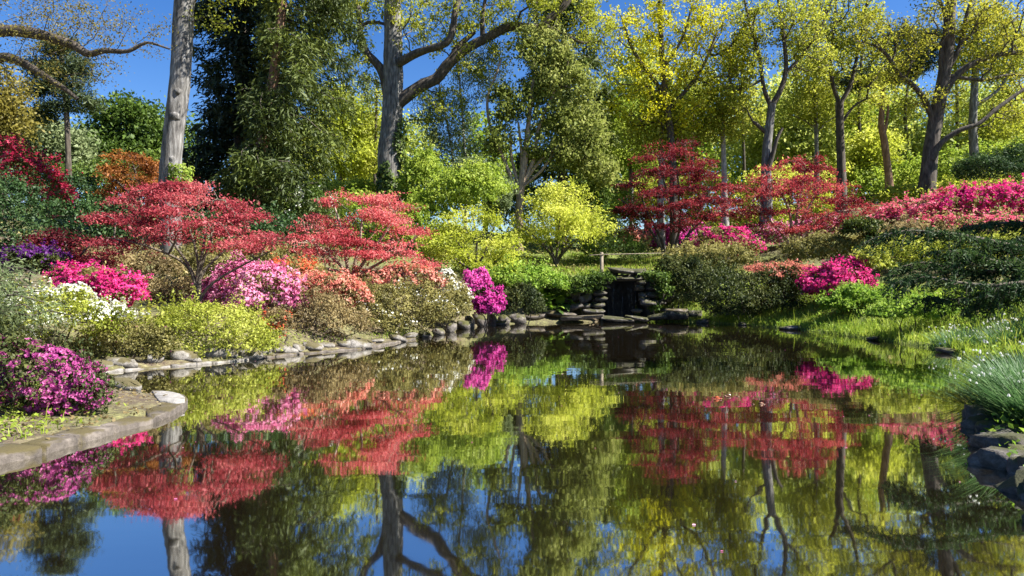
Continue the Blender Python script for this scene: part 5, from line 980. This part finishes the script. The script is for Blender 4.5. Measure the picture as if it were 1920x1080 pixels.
for (x, d, n, rad, h, ns, nf, lean, lab) in [(1930, 8.4, 1200, .55, .68, 50, 80, (-.26, -.1), 'leafy snowflake clump with white bells leaning over the near right rocks'), (1965, 7.3, 900, .48, .66, 26, 32, (-.34, -.12), 'dark strap leaved snowflake clump lowest on the mossy rocks'),
                                             (1930, 10.0, 900, .6, .62, 40, 45, (-.25, 0), 'snowflake clump directly behind the leaning one at the photo edge'), (1800, 16.5, 420, .6, .45, 30, 45, (-.1, 0), 'white snowflake drift under the yew bough tips'), (1880, 15.5, 420, .7, .45, 30, 40, (-.1, 0), 'white snowflake drift in dappled shade nearer the photo edge')]:
    g = GP(x, d); cl = thing('snowflake_clump', lab, 'flower clump', g, 'snowflake clumps on the right bank')
    V, Q, vr, tp = blades(n, g, rad, h, .019, lean); mesh('leaves', V, Q, L['blade'], cl, var=vr)
    V, Q, vr, tp = blades(ns, g, rad, h * 1.2, .011, lean, .32); mesh('stems', V, Q, L['blade'], cl, var=vr, kind='stuff')
    for i in range(nf):
        q = tp[int(R.integers(0, len(tp)))] + np.array([*R.normal(size=2) * .035, -R.uniform(.01, .06)]); put('flower', bell, cl, q, (1, 0, 0), (0, 1, 0), (0, 0, 1), R.uniform(.022, .032) * (1 if d < 12 else 1.2))

# ------------------------------------------------------------------ grass and ground leaves (stuff)
def scatter(n, x0, x1, y0, y1, smin, smax, seed, thr):
    p = np.c_[R.uniform(x0, x1, n), R.uniform(y0, y1, n)]; s = sdist(p); k = (s > smin) & (s < smax) & (wob(np.c_[p, 0 * s], 1.4, seed) + R.normal(size=n) * .4 > thr); return p[k]
def grass(p, h, wdt, mat, name='grass'):
    n = len(p); z = ground(p) - .02; a_ = R.uniform(0, 2 * np.pi, n); ln = R.normal(size=(n, 2)) * .35; hh = h * R.lognormal(0, .35, n); sd = np.c_[np.cos(a_), np.sin(a_)] * wdt / 2
    V = np.empty((n, 5, 3)); b = np.c_[p, z]; m = b + np.c_[ln * hh[:, None] * .35, hh * .6]; V[:, 0] = b - np.c_[sd, 0 * z]; V[:, 1] = b + np.c_[sd, 0 * z]; V[:, 2] = m + np.c_[sd * .7, 0 * z]; V[:, 3] = m - np.c_[sd * .7, 0 * z]; V[:, 4] = b + np.c_[ln * hh[:, None], hh]
    i = np.arange(n)[:, None] * 5; vr = np.clip(clump_var(b, 1.2, 4) + R.normal(size=n) * .18, 0, 1); return mesh(name, V.reshape(-1, 3), i + np.array([[0, 1, 2, 3]]), mat, None, var=np.repeat(vr, 5), T=i + np.array([[3, 2, 4]]), kind='stuff')
p = np.vstack([scatter(70000, 5.5, 17, 8, 30, .03, 5, 21, -.9), scatter(9000, 10, 15, 19, 30, .03, 1.2, 22, -1)])
o = grass(p, .19, .024, L['grass']); o['label'] = 'rough sunny grass along the right bank'; o['category'] = 'grass'
p = np.vstack([scatter(2600, -5.2, -2.6, 16.5, 21.5, .32, 1.0, 23, -.2), scatter(1500, -8, -4.4, 12.5, 16.5, .45, 1.2, 24, .2), scatter(2600, -7, -4.2, 6.5, 10.5, .35, 2.5, 25, .1)])
o = grass(p, .11, .014, L['grass']); o['label'] = 'short grass tufts along the left bank and kerb point'; o['category'] = 'grass'
p = np.vstack([scatter(9000, 5.2, 11, 31, 42, 2, 30, 26, -.9), scatter(4000, 2, 6, 32, 44, 2, 30, 27, -.6)])
o = grass(p, .14, .05, L['grass']); o['label'] = 'sunlit lawn above the waterfall'; o['category'] = 'grass'
# leafy ground cover: small leaves near the soil
def cover(p, size, mat, hgt, label, name='undergrowth'):
    n = len(p); c = np.c_[p, ground(p) + R.uniform(.01, 1, n) ** 1.5 * hgt]; V, Q, vr = cards(c, R.normal(size=(n, 3)) * .7 + [0, 0, 1], size, .6, clump_var(c, 1.5, 9)); o = mesh(name, V, Q, mat, None, var=vr, kind='stuff'); o['label'] = label; o['category'] = 'undergrowth'
cover(np.vstack([scatter(30000, 5.5, 17, 8, 30, .0, 5, 31, -.2), scatter(6000, 4, 9, 4, 10, .1, 3, 35, -.3)]), .075, L['nettle'], .22, 'leafy green ground cover mixed through the right bank')
cover(np.vstack([scatter(5000, -8.5, -4.3, 5.5, 9.5, .4, 4, 32, .0), scatter(6000, -10, -4, 12, 18, .5, 1.6, 33, -.1), scatter(3000, -4, 0, 18, 28, .5, 1.6, 36, -.1)]), .05, L['spring'], .14, 'small leafy weeds on the left bank')
cover(scatter(26000, -26, 22, 15, 48, 1.5, 40, 34, -.2), .16, L['az_olive'], .3, 'low mixed undergrowth between the shrubs')
cover(np.vstack([scatter(2500, -8, -4, 6, 10, .1, 1.6, 37, -.5), scatter(3500, -9, -2, 12, 22, .15, 1.0, 38, -.5), scatter(1500, 0, 4, 28, 31, .1, 2, 39, -.5)]), .045, L['az_brown'], .02, 'fallen brown leaves along the left bank', 'fallen_leaves')

# ------------------------------------------------------------------ koi at the surface
def koi(label, x, y, ln, rz, mk):
    px, py = W(x, y); o = thing('koi_fish', label, 'fish', (px, py, 0), 'koi at the surface')
    s = np.linspace(-.5, .5, 11); r = np.array([.012, .03, .05, .07, .085, .095, .1, .095, .08, .055, .012]) * ln; pts = np.c_[s * ln, .03 * ln * np.sin(s * 6), np.full(11, -.075 * ln)]
    c, s_n = math.cos(rz), math.sin(rz); rot = lambda q: np.c_[q[:, 0] * c - q[:, 1] * s_n + px, q[:, 0] * s_n + q[:, 1] * c + py, q[:, 2]]
    V, Q = tubes([(rot(pts), r)], 10); mesh('body', V, Q, mk, o, smooth_shade=True)
    def fin(name, q): q = rot(np.array(q) * ln); q2 = q + [0, 0, .006]; k = len(q); mesh(name, np.vstack([q, q2]), [(i, (i + 1) % k, k + (i + 1) % k, k + i) for i in range(k)] + [(3, 2, 1, 0), (4, 5, 6, 7)], mk, o)
    fin('tail_fin', [(-.48, .02, 0), (-.68, .10, .015), (-.62, 0, .01), (-.68, -.1, .015)]); fin('dorsal_fin', [(-.2, 0, .05), (.12, 0, .06), (.0, .01, .11), (-.18, .01, .08)])
    fin('pectoral_fin', [(.2, .08, .0), (.1, .2, .008), (.05, .18, .008), (.12, .08, .0)]); fin('pectoral_fin', [(.2, -.08, .0), (.12, -.08, .0), (.05, -.18, .008), (.1, -.2, .008)])
ko = rock_mat('koi_orange', (.20, .04, .012), (.30, .06, .018), (.36, .14, .07), 9, .1, rough=.25); kp = rock_mat('koi_pale', (.20, .10, .06), (.26, .15, .10), (.32, .22, .16), 9, .1, rough=.25)
koi('orange koi nosing the surface below the dark red maple mirror image', 1345, 748, .30, .25, ko); koi('pinkish koi close beside the orange koi', 1364, 743, .24, 2.9, kp); koi('small pale koi a little apart from the other two', 1428, 758, .2, .1, kp)

# ------------------------------------------------------------------ fallen petals and specks drifting on the pool
n = 420; p = np.c_[R.uniform(-7, 11, n), R.uniform(4, 27, n)]; sdp = sdist(p); p = p[(sdp < -.08) & (R.uniform(0, 1, n) < np.exp(sdp * .45) + .12)]; n = len(p)
V, Q, vr = cards(np.c_[p, np.full(n, .004)], np.c_[R.normal(size=(n, 2)) * .05, np.ones(n)], .022, .7, R.uniform(.1, 1, n), fold=.05); o = mesh('fallen_petals', V, Q, L['fl_pink'], None, var=vr, kind='stuff'); o['label'] = 'fallen petals scattered on the pool'; o['category'] = 'petals'
